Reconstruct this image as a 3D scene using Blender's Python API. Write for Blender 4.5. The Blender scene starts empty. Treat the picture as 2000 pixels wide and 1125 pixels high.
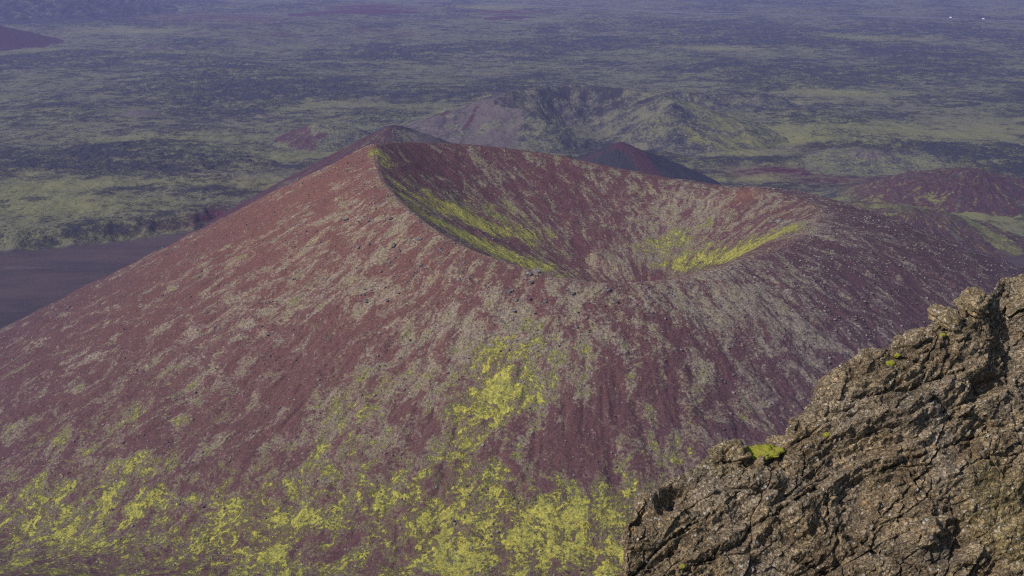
import bpy, bmesh, math, random, time
import numpy as np
from mathutils import Vector, Matrix

T0 = time.time()
random.seed(7)
RNG = np.random.default_rng(11)
F32 = np.float32
S = bpy.context.scene
COL = S.collection

# ------------------------------------------------------------------ camera model
EYE = np.array([0.0, 0.0, 220.0])
FPX = 2150.0                      # focal length in pixels of a 2000 px wide frame
PITCH = math.radians(17.85)
CP, SP = math.cos(PITCH), math.sin(PITCH)

def ray(px, py):
    """world direction through a photo pixel, scaled so that its y component is 1"""
    dx = (px - 1000.0) / FPX
    dv = -(py - 562.5) / FPX
    y = CP + dv * SP
    z = -SP + dv * CP
    return np.array([dx / y, 1.0, z / y])

def at_depth(px, py, Y):
    return EYE + ray(px, py) * Y

def on_plane(px, py, z=0.0):
    r = ray(px, py)
    return EYE + r * ((z - EYE[2]) / r[2])

# ------------------------------------------------------------------ noise (numpy)
def _h(ix, iy, iz, seed):
    h = (ix.astype(np.uint32) * np.uint32(374761393)) ^ (iy.astype(np.uint32) * np.uint32(668265263)) \
        ^ (iz.astype(np.uint32) * np.uint32(2147483647 - 58)) ^ np.uint32((seed * 974711 + 12345) & 0xffffffff)
    h = (h ^ (h >> np.uint32(13))) * np.uint32(1274126177)
    h = (h ^ (h >> np.uint32(16))) * np.uint32(2246822519)
    return h ^ (h >> np.uint32(15))

def perlin2(x, y, seed=0):
    x = np.asarray(x, np.float64); y = np.asarray(y, np.float64)
    xi = np.floor(x); yi = np.floor(y)
    fx = (x - xi).astype(F32); fy = (y - yi).astype(F32)
    xi = xi.astype(np.int64); yi = yi.astype(np.int64)
    z0 = np.zeros_like(xi)
    u = fx * fx * fx * (fx * (fx * 6 - 15) + 10); v = fy * fy * fy * (fy * (fy * 6 - 15) + 10)
    def g(ox, oy):
        a = (_h(xi + ox, yi + oy, z0, seed) & np.uint32(0xffff)).astype(F32) * F32(2 * math.pi / 65536)
        return np.cos(a) * (fx - ox) + np.sin(a) * (fy - oy)
    a = g(0, 0); b = g(1, 0); c = g(0, 1); d = g(1, 1)
    return ((a + u * (b - a)) * (1 - v) + (c + u * (d - c)) * v) * F32(1.5)

_G3 = np.array([[1,1,0],[-1,1,0],[1,-1,0],[-1,-1,0],[1,0,1],[-1,0,1],[1,0,-1],[-1,0,-1],
                [0,1,1],[0,-1,1],[0,1,-1],[0,-1,-1],[1,1,0],[-1,1,0],[0,-1,1],[0,-1,-1]], F32)
def perlin3(p, seed=0):
    pi = np.floor(p); f = (p - pi).astype(F32); pi = pi.astype(np.int64)
    u = f * f * f * (f * (f * 6 - 15) + 10)
    res = 0
    for ox in (0, 1):
        wx = u[:, 0] if ox else 1 - u[:, 0]
        for oy in (0, 1):
            wy = u[:, 1] if oy else 1 - u[:, 1]
            for oz in (0, 1):
                wz = u[:, 2] if oz else 1 - u[:, 2]
                g = _G3[(_h(pi[:, 0] + ox, pi[:, 1] + oy, pi[:, 2] + oz, seed) & np.uint32(15)).astype(np.int64)]
                d = g[:, 0] * (f[:, 0] - ox) + g[:, 1] * (f[:, 1] - oy) + g[:, 2] * (f[:, 2] - oz)
                res = res + wx * wy * wz * d
    return res

def fbm2(x, y, octv=4, seed=0, gain=0.5, lac=2.03, ridged=False):
    s = 0; a = 1.0; n = 0.0
    for k in range(octv):
        v = perlin2(x, y, seed + k * 17)
        if ridged: v = 1 - 2 * np.abs(v)
        s = s + a * v; n += a
        a *= gain; x = x * lac + 3.7; y = y * lac - 1.3
    return s / n

def fbm3(p, octv=4, seed=0, gain=0.5, lac=2.03, ridged=False):
    s = 0; a = 1.0; n = 0.0
    for k in range(octv):
        v = perlin3(p, seed + k * 17)
        if ridged: v = 1 - 2 * np.abs(v)
        s = s + a * v; n += a
        a *= gain; p = p * lac + 3.7
    return s / n

def worley3(p, seed=0):
    """F1, F2 and a random value and tilt per nearest cell"""
    pi = np.floor(p).astype(np.int64); f = (p - pi).astype(F32)
    n = len(p)
    f1 = np.full(n, 9, F32); f2 = np.full(n, 9, F32); cid = np.zeros(n, np.uint32)
    rel = np.zeros((n, 3), F32)
    for ox in (-1, 0, 1):
        for oy in (-1, 0, 1):
            for oz in (-1, 0, 1):
                h = _h(pi[:, 0] + ox, pi[:, 1] + oy, pi[:, 2] + oz, seed)
                h2 = _h(pi[:, 0] + ox, pi[:, 1] + oy, pi[:, 2] + oz, seed + 91)
                q = np.stack([(h & np.uint32(1023)).astype(F32) / 1023, ((h >> np.uint32(10)) & np.uint32(1023)).astype(F32) / 1023,
                              (h2 & np.uint32(1023)).astype(F32) / 1023], 1)
                d = q + np.array([ox, oy, oz], F32) - f
                dd = np.sqrt((d * d).sum(1))
                m = dd < f1
                f2 = np.where(m, f1, np.minimum(f2, dd))
                cid = np.where(m, h2, cid); rel = np.where(m[:, None], -d, rel)
                f1 = np.where(m, dd, f1)
    return f1, f2, cid, rel

def sstep(a, b, x):
    t = np.clip((x - a) / (b - a), 0, 1)
    return t * t * (3 - 2 * t)

def smax(a, b, k):
    h = np.clip(0.5 + 0.5 * (a - b) / k, 0, 1)
    return b + (a - b) * h + k * h * (1 - h)

# ------------------------------------------------------------------ mesh helpers
def grid_mesh(name, P, nu, nv, attrs=None, closed=False, smooth=True):
    """P (nv*nu,3); rows of nu points; closed joins the last column to the first"""
    me = bpy.data.meshes.new(name)
    me.vertices.add(len(P)); me.vertices.foreach_set('co', np.ascontiguousarray(P, F32).ravel())
    nc = nu if closed else nu - 1
    i = np.arange(nc); j = np.arange(nv - 1)
    I, J = np.meshgrid(i, j)
    I2 = (I + 1) % nu
    q = np.stack([J * nu + I, J * nu + I2, (J + 1) * nu + I2, (J + 1) * nu + I], -1).reshape(-1, 4).astype(np.int32)
    _finish(me, q, 4, attrs, smooth)
    return me

def _finish(me, faces, k, attrs, smooth):
    nf = len(faces)
    me.loops.add(nf * k); me.loops.foreach_set('vertex_index', np.ascontiguousarray(faces, np.int32).ravel())
    me.polygons.add(nf)
    me.polygons.foreach_set('loop_start', np.arange(0, nf * k, k, dtype=np.int32))
    me.polygons.foreach_set('loop_total', np.full(nf, k, np.int32))
    me.polygons.foreach_set('use_smooth', np.full(nf, smooth, bool))
    if attrs:
        for an, v in attrs.items():
            if v.ndim == 2:
                a = me.attributes.new(an, 'FLOAT_VECTOR', 'POINT'); a.data.foreach_set('vector', np.ascontiguousarray(v, F32).ravel())
            else:
                a = me.attributes.new(an, 'FLOAT', 'POINT'); a.data.foreach_set('value', np.ascontiguousarray(v, F32))
    me.update(calc_edges=True)

def link(name, me, mat=None, parent=None):
    o = bpy.data.objects.new(name, me); COL.objects.link(o)
    if mat is not None and me is not None and not me.materials: me.materials.append(mat)
    if parent is not None: o.parent = parent
    return o

def structure(o, label=None):
    o['kind'] = 'structure'
    if label: o['label'] = label
    return o

def thing(o, label, cat, group=None):
    o['label'] = label; o['category'] = cat
    if group: o['group'] = group
    return o

# ------------------------------------------------------------------ node helpers
class NT:
    def __init__(s, name):
        s.m = bpy.data.materials.new(name); s.m.use_nodes = True
        s.t = s.m.node_tree; s.t.nodes.clear()
        s.out = s.t.nodes.new('ShaderNodeOutputMaterial')
    def n(s, typ, **kw):
        nd = s.t.nodes.new(typ)
        for k, v in kw.items():
            if k == 'ins':
                for kk, vv in v.items(): s.put(nd.inputs[kk], vv)
            else: setattr(nd, k, v)
        return nd
    def put(s, sock, v):
        if hasattr(v, 'is_output') or isinstance(v, bpy.types.NodeSocket): s.t.links.new(v, sock)
        else:
            if isinstance(v, (tuple, list)) and len(v) == 3 and sock.type == 'RGBA': v = (*v, 1)
            sock.default_value = v
    def attr(s, name, vec=False):
        nd = s.n('ShaderNodeAttribute', attribute_name=name)
        return nd.outputs['Vector' if vec else 'Fac']
    def geo(s, what='Position'): return s.n('ShaderNodeNewGeometry').outputs[what]
    def math(s, op, a, b=0.0, c=None, clamp=False):
        nd = s.n('ShaderNodeMath', operation=op, use_clamp=clamp)
        s.put(nd.inputs[0], a); s.put(nd.inputs[1], b)
        if c is not None: s.put(nd.inputs[2], c)
        return nd.outputs[0]
    def add(s, *a):
        r = a[0]
        for b in a[1:]: r = s.math('ADD', r, b)
        return r
    def mul(s, a, b): return s.math('MULTIPLY', a, b)
    def sub(s, a, b): return s.math('SUBTRACT', a, b)
    def vmul(s, v, k):
        nd = s.n('ShaderNodeVectorMath', operation='MULTIPLY'); s.put(nd.inputs[0], v); s.put(nd.inputs[1], k); return nd.outputs[0]
    def vadd(s, v, k):
        nd = s.n('ShaderNodeVectorMath', operation='ADD'); s.put(nd.inputs[0], v); s.put(nd.inputs[1], k); return nd.outputs[0]
    def noise(s, v, scale, detail=4, rough=0.55, dist=0.0, what='Fac'):
        nd = s.n('ShaderNodeTexNoise'); s.put(nd.inputs['Vector'], v)
        nd.inputs['Scale'].default_value = scale; nd.inputs['Detail'].default_value = detail
        nd.inputs['Roughness'].default_value = rough; nd.inputs['Distortion'].default_value = dist
        return nd.outputs[what]
    def voro(s, v, scale, feature='F1', what='Distance', rnd=1.0):
        nd = s.n('ShaderNodeTexVoronoi', feature=feature); s.put(nd.inputs['Vector'], v)
        nd.inputs['Scale'].default_value = scale; nd.inputs['Randomness'].default_value = rnd
        return nd.outputs[what]
    def step(s, x, a, b):
        nd = s.n('ShaderNodeMapRange', interpolation_type='SMOOTHSTEP')
        s.put(nd.inputs['Value'], x); s.put(nd.inputs['From Min'], a); s.put(nd.inputs['From Max'], b)
        return nd.outputs['Result']
    def mix(s, f, a, b, mode='MIX'):
        nd = s.n('ShaderNodeMix', data_type='RGBA', blend_type=mode)
        s.put(nd.inputs[0], f); s.put(nd.inputs[6], a); s.put(nd.inputs[7], b)
        return nd.outputs[2]
    def gain(s, col, f):
        """multiply a colour by a scalar socket"""
        cb = s.n('ShaderNodeCombineXYZ'); 
        for k in range(3): s.put(cb.inputs[k], f)
        return s.vmul(col, cb.outputs[0])
    def bump(s, h, strength=1.0, dist=1.0, normal=None):
        nd = s.n('ShaderNodeBump'); s.put(nd.inputs['Height'], h)
        nd.inputs['Strength'].default_value = strength; nd.inputs['Distance'].default_value = dist
        if normal is not None: s.put(nd.inputs['Normal'], normal)
        return nd.outputs[0]
    def done(s, col, rough=0.95, normal=None, spec=0.15):
        b = s.n('ShaderNodeBsdfPrincipled')
        s.put(b.inputs['Base Color'], col); s.put(b.inputs['Roughness'], rough)
        b.inputs['Specular IOR Level'].default_value = spec
        if normal is not None: s.put(b.inputs['Normal'], normal)
        s.t.links.new(b.outputs[0], s.out.inputs['Surface'])
        return s.m

# colours of the place (linear albedo)
C_RED   = (0.146, 0.068, 0.070)
C_RED2  = (0.205, 0.096, 0.074)     # paler, orange
C_PURP  = (0.092, 0.056, 0.068)
C_GREY  = (0.265, 0.228, 0.172)     # lichen grey gravel
C_MOSS  = (0.430, 0.385, 0.060)
C_MOSS2 = (0.260, 0.240, 0.110)
C_LAVA  = (0.036, 0.035, 0.045)
C_OLIVE = (0.170, 0.168, 0.080)
C_ASH   = (0.050, 0.039, 0.048)

# ------------------------------------------------------------------ main crater: rim and profile
RIM = [(735,280,475),(731,300,462),(738,335,443),(755,365,425),(790,402,408),(850,450,388),(930,492,370),(1000,516,360),
       (1080,540,352),(1170,553,348),(1250,552,350),(1320,545,356),(1400,524,366),(1480,497,382),(1540,470,400),(1585,440,420),
       (1600,412,445),(1560,386,475),(1480,367,500),(1400,364,515),(1300,349,528),(1200,329,535),(1100,306,538),(1000,291,535),
       (900,281,525),(810,279,505)]
RP = np.array([at_depth(*r) for r in RIM])
CC = np.array([32.0, 442.0])
_th = np.arctan2(RP[:, 1] - CC[1], RP[:, 0] - CC[0]); _o = np.argsort(_th)
_th = _th[_o]; _rr = np.hypot(RP[:, 0] - CC[0], RP[:, 1] - CC[1])[_o]; _zz = RP[_o, 2]
def per(th, ys, xs=None):
    xs = _th if xs is None else xs
    X = np.concatenate([xs - 2 * math.pi, xs, xs + 2 * math.pi]); Y = np.concatenate([ys, ys, ys])
    return np.interp(th, X, Y)
# fine, lightly smoothed tables
_tt = np.linspace(-math.pi, math.pi, 1441)[:-1]
def _sm(y, w):
    k = np.hanning(2 * w + 1); k /= k.sum()
    return np.convolve(np.concatenate([y[-w:], y, y[:w]]), k, 'valid')
TAB_R = _sm(per(_tt, _rr), 14); TAB_Z = _sm(per(_tt, _zz), 14)
def deg(*kv):
    """periodic table over compass degrees (0 right, 90 away, 180 left, 270 towards the camera)"""
    a = sorted((((math.radians(d) + math.pi) % (2 * math.pi)) - math.pi, v) for d, v in kv)
    return _sm(per(_tt, np.array([v for _, v in a]), np.array([d for d, _ in a])), 50)
TAB_SLOPE = deg((0, .42), (30, .40), (60, .42), (90, .5), (130, .54), (165, .50), (185, .475), (205, .49), (240, .54), (270, .56), (300, .56), (330, .5))
TAB_W = deg((0, 26), (30, 20), (60, 9), (90, 6), (130, 4), (160, 2.5), (200, 2.0), (225, 2.2), (250, 4), (270, 7), (300, 14), (330, 26))
TAB_IN = deg((0, .50), (40, .5), (90, .54), (140, .60), (170, .66), (210, .66), (250, .60), (280, .52), (330, .5))
TAB_WI = deg((0, 24), (40, 14), (90, 5), (140, 2), (200, 1.2), (230, 1.5), (270, 3), (300, 11), (330, 24))
def tab(t, th):
    return np.interp(th, np.concatenate([_tt, [math.pi]]), np.concatenate([t, t[:1]]))
FLOOR_Z = 81.0
BOT = np.array([52.0, 396.0])          # deepest point, off centre towards the low side of the rim
_rx = CC[0] + TAB_R * np.cos(_tt); _ry = CC[1] + TAB_R * np.sin(_tt)
_bt = np.arctan2(_ry - BOT[1], _rx - BOT[0]); _bo = np.argsort(_bt); _bt = _bt[_bo]
_br = np.hypot(_rx - BOT[0], _ry - BOT[1])[_bo]; _bz = TAB_Z[_bo]; _ba = _tt[_bo]
def inner_q(x, y):
    """share of the way from the deepest point to the rim, rim height and rim angle there"""
    a = np.arctan2(y - BOT[1], x - BOT[0])
    return np.hypot(x - BOT[0], y - BOT[1]) / per(a, _br, _bt), per(a, _bz, _bt), per(a, _br, _bt), a

BASE_Y = np.array([-60, 0, 3, 6, 12, 20, 60, 120, 180, 230, 260, 300, 400, 520, 620, 20000.])
BASE_Z = np.array([228, 218.3, 216.9, 215.2, 209, 200, 162, 120, 80, 60, 52, 40, 14, 3, 0, 0.])
def base(x, y):
    return np.interp(y, BASE_Y, BASE_Z)

def cone_h(x, y, th=None, d=None, r=None):
    if th is None:
        dx = x - CC[0]; dy = y - CC[1]; th = np.arctan2(dy, dx); r = np.hypot(dx, dy)
    R = tab(TAB_R, th); Z = tab(TAB_Z, th)
    d = r - R
    w = tab(TAB_W, th); wi = tab(TAB_WI, th)
    out = Z - tab(TAB_SLOPE, th) * (np.sqrt(d * d + w * w) - w)
    q, zr, rr, _ = inner_q(x, y)
    q = np.clip(q, 0, 1); e = (1 - q) * rr
    g = 1 - np.clip((np.sqrt(e * e + wi * wi) - wi) / rr, 0, 1)
    inn = FLOOR_Z + (zr - FLOOR_Z) * (.25 * g * g + .75 * (g ** 1.25) * (1 - .25 * (1 - g)))
    return np.where(d > 0, out, inn), d, th

def march(fn, px, py, y0=200., y1=800., n=1500):
    Y = np.linspace(y0, y1, n); r = ray(px, py)
    x = EYE[0] + r[0] * Y; z = EYE[2] + r[2] * Y
    h = fn(x, Y)
    k = np.argmax(h > z)
    if not (h > z).any(): return None
    return np.array([x[k], Y[k], h[k]])

def full_h(x, y):
    h, d, th = cone_h(x, y)
    return np.where(d > 0, smax(h, base(x, y), 12.0), h)

# ---- masks painted as blobs that lie on the slope: (photo pixel of centre, half length downslope m, half width m, strength)
def blob_field(x, y, blobs, fn=full_h, y0=200., y1=800., radial=True):
    f = np.zeros(len(x), F32)
    for px, py, a, b, s in blobs:
        c = march(fn, px, py, y0, y1)
        if c is None: continue
        if radial:
            u = np.array([c[0] - CC[0], c[1] - CC[1]]); u /= np.linalg.norm(u) + 1e-6
        else: u = np.array([0., 1.])
        dx = x - c[0]; dy = y - c[1]
        al = (dx * u[0] + dy * u[1]) / a; ac = (-dx * u[1] + dy * u[0]) / b
        f += (s * np.exp(-np.minimum(al * al + ac * ac, 30))).astype(F32)
    return f

def build_crater():
    # columns dense on the camera side
    nth = 1800
    q = np.linspace(0, 1, nth, endpoint=False)
    # density: map so that angles -200..20 deg get 80 percent
    a0, a1 = math.radians(-205), math.radians(25)
    th = np.where(q < .8, a0 + (a1 - a0) * q / .8, a1 + (2 * math.pi - (a1 - a0)) * (q - .8) / .2)
    th = (th + math.pi) % (2 * math.pi) - math.pi
    din = -np.linspace(0, 1, 230)[1:][::-1] ** 1.0     # inside, fraction of R
    dout = np.concatenate([np.linspace(0, 25, 90), np.linspace(25, 215, 400)[1:], np.linspace(215, 330, 40)[1:]])
    TH = th[None, :]; R = tab(TAB_R, th)[None, :]
    rows = np.concatenate([(R * (1 + din[:, None] * .985)), R + dout[:, None]], 0)
    nv = rows.shape[0]
    TH = np.broadcast_to(TH, rows.shape)
    x = CC[0] + rows * np.cos(TH); y = CC[1] + rows * np.sin(TH)
    ni = len(din); k = (1 + din * .99)[:, None]          # inside rows run from the deepest point to the rim
    x[:ni] = BOT[0] + (CC[0] + (R * np.cos(TH))[:ni] - BOT[0]) * k; y[:ni] = BOT[1] + (CC[1] + (R * np.sin(TH))[:ni] - BOT[1]) * k
    x = x.ravel(); y = y.ravel(); r = np.hypot(x - CC[0], y - CC[1]); th2 = np.arctan2(y - CC[1], x - CC[0])
    z, d, _ = cone_h(x, y, th2, None, r)
    c, s = np.cos(th2), np.sin(th2)
    iq, _, irr, ia = inner_q(x, y); inside = d < 0
    c2, s2, r2 = np.where(inside, np.cos(ia), c), np.where(inside, np.sin(ia), s), np.where(inside, iq * irr * .6, r)
    flow0 = np.stack([c2 * 60, s2 * 60, r2 * .23], 1)
    # relief: rills running downslope, lumps, gravel
    far = sstep(0, 14, np.abs(d))
    rill = fbm3(flow0 * 0.16, 4, 5)
    z = z + far * rill * np.where(inside, .8 * sstep(0, .5, iq), 1.3)
    gul = fbm3(np.stack([c * 60, s * 60, r * 0.10], 1) * 0.33, 3, 41, ridged=True)
    z = z - far * np.maximum(gul - .45, 0) * 2.2 * sstep(10, 60, d)
    z = z + (0.3 + .7 * far) * fbm2(x * .12, y * .12, 4, 9) * 0.9
    z = z + fbm2(x * .8, y * .8, 3, 19) * 0.22
    zz = np.where(d > 0, smax(z, base(x, y) + fbm2(x * .03, y * .03, 5, 77) * 3.0 + fbm2(x * .2, y * .2, 3, 78) * .5, 12.0), z)
    # the skirt sinks under the ground sheet at its edge
    zz = zz - 7.0 * sstep(190, 320, d) * sstep(200, 330, y)
    P = np.stack([x, y, zz], 1)
    # ---- masks
    moss_in = [(745,300,9,7,.9),(752,320,6,6,.5),(790,385,14,4,.8),(840,398,22,4.5,1.0),(900,415,20,6,1.0),(950,440,22,7,.8),(1000,450,16,6,.5),
               (850,430,16,5,.9),(910,462,22,6,1.0),(960,485,22,6,.9),(1010,510,16,4,1.0),(1050,525,10,3,.9),(1100,540,10,2.5,.7),(980,400,14,6,.3),(1000,440,14,8,.35),(1060,450,14,8,.3),(930,395,14,6,.3),(880,380,12,5,.35),(1100,480,10,6,.15),(1380,470,30,25,.3),(1330,440,20,15,.2),
               (1490,475,20,12,.75),(1440,492,18,12,.75),(1390,510,16,10,.8),(1540,450,15,10,.6),(1300,480,14,7,.8),(1320,515,10,7,.6),(1420,430,24,9,.25),
               (1250,360,12,8,.25),(1290,470,20,5,.3)]
    moss_out = [(380,545,9,4,.85),(300,595,9,5,.6),(500,560,14,7,.4),(470,500,10,6,.4),(25,725,12,3,.7),(70,875,9,4,.8),(150,850,14,4,.4),(300,890,10,6,.7),(330,740,16,8,.5),
                (430,640,14,7,.45),(560,600,16,8,.35),(600,560,12,7,.3),(720,530,8,6,.4),(960,690,22,8,.6),(850,650,10,5,.4),(780,720,12,5,.45),(900,770,22,14,.7),(960,790,18,12,.7),(980,740,16,8,.5),
                (700,780,20,9,.55),(720,830,14,9,.5),(430,800,14,8,.5),(620,880,12,6,.5),(900,890,10,8,.8),(990,945,9,9,1.0),(930,985,8,9,.9),(650,985,12,12,.7),(760,980,10,9,.6),
                (1150,1000,7,9,.9),(1080,1010,6,12,.9),(1040,990,7,6,.8),(400,1080,10,10,.7),(850,1060,8,14,.7),(1000,1080,10,30,.9),(1160,1090,8,20,.9),(540,1060,8,16,.6),(200,1085,10,14,.6),
                (1220,890,6,6,.6),(1325,895,6,8,.7),(1260,690,12,8,.5),(1130,690,14,10,.35),(1470,800,8,5,.4),(1050,730,20,8,.4),(1180,990,6,10,.7),(760,890,8,10,.5),(1600,660,20,10,.25),
                (1640,560,25,10,.2),(1560,530,20,10,.25),(1420,560,10,9,.3),(120,930,20,8,.3),(230,820,20,9,.35),(60,1060,12,14,.5),(440,1000,12,14,.35),(300,1000,12,14,.3)]
    m_in = blob_field(x, y, moss_in) * np.where(x < 45, d < 3, sstep(14, -12, d)); m_out = blob_field(x, y, moss_out) * (d > -1)
    right = sstep(20, 90, x - CC[0]); yy = y - .30 * np.maximum(-x, 0); low = (.45 * sstep(335, 298, yy) + .90 * sstep(294, 262, yy)) * (d > 0) * (1 - .55 * right)
    moss = m_in * np.where(x < 45, 2.4, 1.7) + m_out * np.where(x < 25, np.where(yy > 296, 1.25, .6), .75) + low
    grey_b = [(820,430,40,14,.25),(700,420,30,18,.3),(600,470,30,20,.2),(560,620,30,20,.25),(760,560,30,25,.3),(1300,420,40,30,.35),(1350,400,30,25,.3),(1250,500,25,15,.5),(1180,520,10,10,.3),
              (1100,420,20,15,.15),(960,340,20,14,.2),(1500,430,20,30,.2),(1600,440,15,14,.6),(1650,480,30,14,.3),(1120,640,30,25,.25),(940,720,30,20,.3),(700,790,30,14,.3),(850,640,25,20,.3),
              (1420,600,25,20,.2),(1300,570,8,20,.2),(1500,600,50,30,.22),(1400,560,30,30,.25),(1620,600,50,20,.2),(1380,660,30,20,.1),(1150,560,6,20,.3),(450,620,30,20,.2),(1000,600,20,16,.2),(1540,600,30,20,.1)]
    grey = blob_field(x, y, grey_b) + .06 * inside
    bare_b = [(850,310,20,18,.35),(800,330,20,10,.35),(1080,500,14,8,.5),(1140,490,12,6,.35),(1000,470,8,5,.3),(1450,390,12,7,.55),(1440,420,14,5,.4),(300,520,60,10,.35),(150,590,50,10,.35),(450,450,40,8,.4),(600,365,40,8,.35),
              (560,700,22,12,.25),(520,760,26,8,.35),(820,800,26,8,.45),(740,840,26,6,.4),(460,900,40,9,.3),(250,780,50,7,.3),(1500,770,16,14,.25),(1400,750,14,14,.2),(1300,800,16,14,.25),(1180,820,14,8,.4),
              (1090,850,12,8,.4),(1280,540,5,12,.5),(900,600,14,9,.25),(1800,600,40,14,.25),(1700,560,40,14,.15),(690,1040,8,9,.4),(1050,910,9,9,.3)]
    bare = blob_field(x, y, bare_b)
    # warmer, more orange left flank; purple right flank
    warm = sstep(-10, -120, x - CC[0] + (y - CC[1]) * .25) * (d > 0) * sstep(55, 100, zz + 20)
    warm = warm + blob_field(x, y, [(1445,385,10,9,.9),(1470,375,8,10,.6),(1000,290,4,30,.4),(1120,312,4,30,.5)])
    cool = sstep(0, 90, x - CC[0]) * (d > 0) + .9 * sstep(118, 66, zz) * (d > 0)
    rimline = np.exp(-(d / 1.6) ** 2) * (s < .2)
    attrs = dict(flow=flow0, moss=2.3 * (1 - np.exp(-moss / 1.7)), grey=grey, bare=bare, warm=warm, cool=cool,
                 rimline=rimline, inside=sstep(1.0, -1.5, d))
    me = grid_mesh('crater_hill', P, nth, nv, attrs, closed=True)
    return link('crater_hill', me, mat_crater())

def mat_crater():
    t = NT('scoria_moss_slope')
    pos = t.geo(); fl = t.attr('flow', True)
    moss, grey, bare, warm, cool = (t.attr(k) for k in ('moss', 'grey', 'bare', 'warm', 'cool'))
    # wander the streaks a little
    wob = t.noise(pos, 0.045, 3, .5, what='Color')
    fl2 = t.vadd(fl, t.vmul(t.vadd(wob, (-.5, -.5, -.5)), (9, 9, 6)))
    n_big = t.noise(fl2, 0.12, 5, .62)
    n_mid = t.noise(fl2, 0.42, 5, .65)
    n_fin = t.noise(t.vmul(fl2, (1, 1, 1.6)), 1.5, 5, .7)
    grain = t.noise(pos, 1.1, 6, .75)
    grain2 = t.noise(pos, 3.2, 3, .7)
    clump = t.noise(pos, .17, 7, .70, .3)
    # base scoria
    red = t.mix(t.step(n_mid, .35, .65), C_RED, tuple(c * .78 for c in C_RED))
    red = t.mix(t.mul(warm, .85), red, C_RED2)
    red = t.mix(t.mul(cool, .55), red, C_PURP)
    # grey lichen gravel in broken streaks
    gv = t.add(t.mul(n_big, .35), t.mul(n_mid, 1.40), t.mul(clump, .40), t.mul(n_fin, .70), t.mul(grain, .80), t.mul(grey, .26), t.mul(moss, .11), t.mul(bare, -.20))
    gf = t.step(gv, 1.82, 2.12)
    gcol = t.mix(grain2, tuple(c * .75 for c in C_GREY), tuple(c * 1.2 for c in C_GREY))
    gcol = t.mix(t.mul(t.step(clump, .42, .62), .5), gcol, C_MOSS2)
    gcol = t.mix(t.mul(cool, .35), gcol, (.20, .17, .17))
    col = t.mix(t.mul(gf, .78), red, gcol)
    # yellow moss
    mv = t.add(t.mul(n_big, .15), t.mul(n_mid, 1.05), t.mul(clump, .95), t.mul(n_fin, .70), t.mul(grain, .80), t.mul(moss, .25), t.mul(bare, -.25))
    mf = t.step(mv, 2.10, 2.28)
    mcol = t.mix(t.step(n_fin, .35, .65), (.24, .225, .055), C_MOSS)
    mcol = t.mix(t.mul(t.step(n_mid, .45, .60), .35), mcol, (.20, .215, .05))
    mcol = t.mix(t.mul(t.step(grain, .56, .74), .6), mcol, (.17, .13, .04))
    mcol = t.mix(t.mul(t.step(t.noise(pos, .35, 3, .6), .58, .72), .5), mcol, (.30, .17, .03))
    col = t.mix(t.mul(t.step(mv, 1.98, 2.20), .55), col, (.265, .240, .130))
    col = t.mix(t.mul(mf, .88), col, mcol)
    # paler line along the rim edge
    col = t.mix(t.mul(t.attr('rimline'), t.step(grain, .42, .6)), col, (.30, .20, .15))
    # small pale stones and dark gaps
    vd = t.n('ShaderNodeTexVoronoi'); t.put(vd.inputs['Vector'], pos); vd.inputs['Scale'].default_value = .85
    rnd = t.n('ShaderNodeSeparateColor'); t.put(rnd.inputs[0], vd.outputs['Color'])
    size = t.mul(t.math('POWER', rnd.outputs[0], 3.0), .36)
    st = t.step(t.sub(size, vd.outputs['Distance']), .0, .10)
    st = t.mul(st, t.sub(1.0, t.mul(mf, .7)))
    scol = t.mix(rnd.outputs[1], (.15, .11, .11), (.36, .32, .29))
    col = t.mix(t.mul(st, .85), col, scol)
    vg = t.n('ShaderNodeTexVoronoi'); t.put(vg.inputs['Vector'], pos); vg.inputs['Scale'].default_value = 2.1
    cg = t.n('ShaderNodeSeparateColor'); t.put(cg.inputs[0], vg.outputs['Color'])
    col = t.gain(col, t.add(.40, t.mul(grain, .62), t.mul(t.mul(cg.outputs[0], t.add(.35, t.mul(gf, .45))), .95)))
    h = t.add(t.mul(cg.outputs[1], .22), t.mul(grain, .55), t.mul(grain2, .18), t.mul(st, .28), t.mul(mf, .30), t.mul(n_fin, .5))
    return t.done(col, .95, t.bump(h, 1.0, .9), .1)

# ------------------------------------------------------------------ lava plain
ROAD_PX = [(430,0),(700,1),(917,5),(1100,13.5),(1350,26),(1540,29),(1700,32),(1856,36),(1919,39),(2010,43),(2200,52)]
ROAD = np.array([on_plane(a, b, 0.0)[:2] for a, b in ROAD_PX])
def seg_dist(x, y, pts):
    best = np.full(len(x), 1e9)
    for (ax, ay), (bx, by) in zip(pts[:-1], pts[1:]):
        vx, vy = bx - ax, by - ay; L = vx * vx + vy * vy
        t = np.clip(((x - ax) * vx + (y - ay) * vy) / L, 0, 1)
        best = np.minimum(best, np.hypot(x - ax - t * vx, y - ay - t * vy))
    return best

def plane_blobs(x, y, blobs):
    """(px, py, half width px, half height px, strength): laid on the z=0 plain"""
    f = np.zeros(len(x), F32)
    for px, py, a, b, s in blobs:
        c = on_plane(px, py); wx = a * c[1] / FPX
        top = on_plane(px, max(py - b, -60))[1]; bot = on_plane(px, py + b)[1]
        wy = (top - bot) / 2; cy = (top + bot) / 2
        q = ((x - c[0]) / wx) ** 2 + ((y - cy) / wy) ** 2
        f += (s * np.exp(-np.minimum(q, 30))).astype(F32)
    return f

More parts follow.
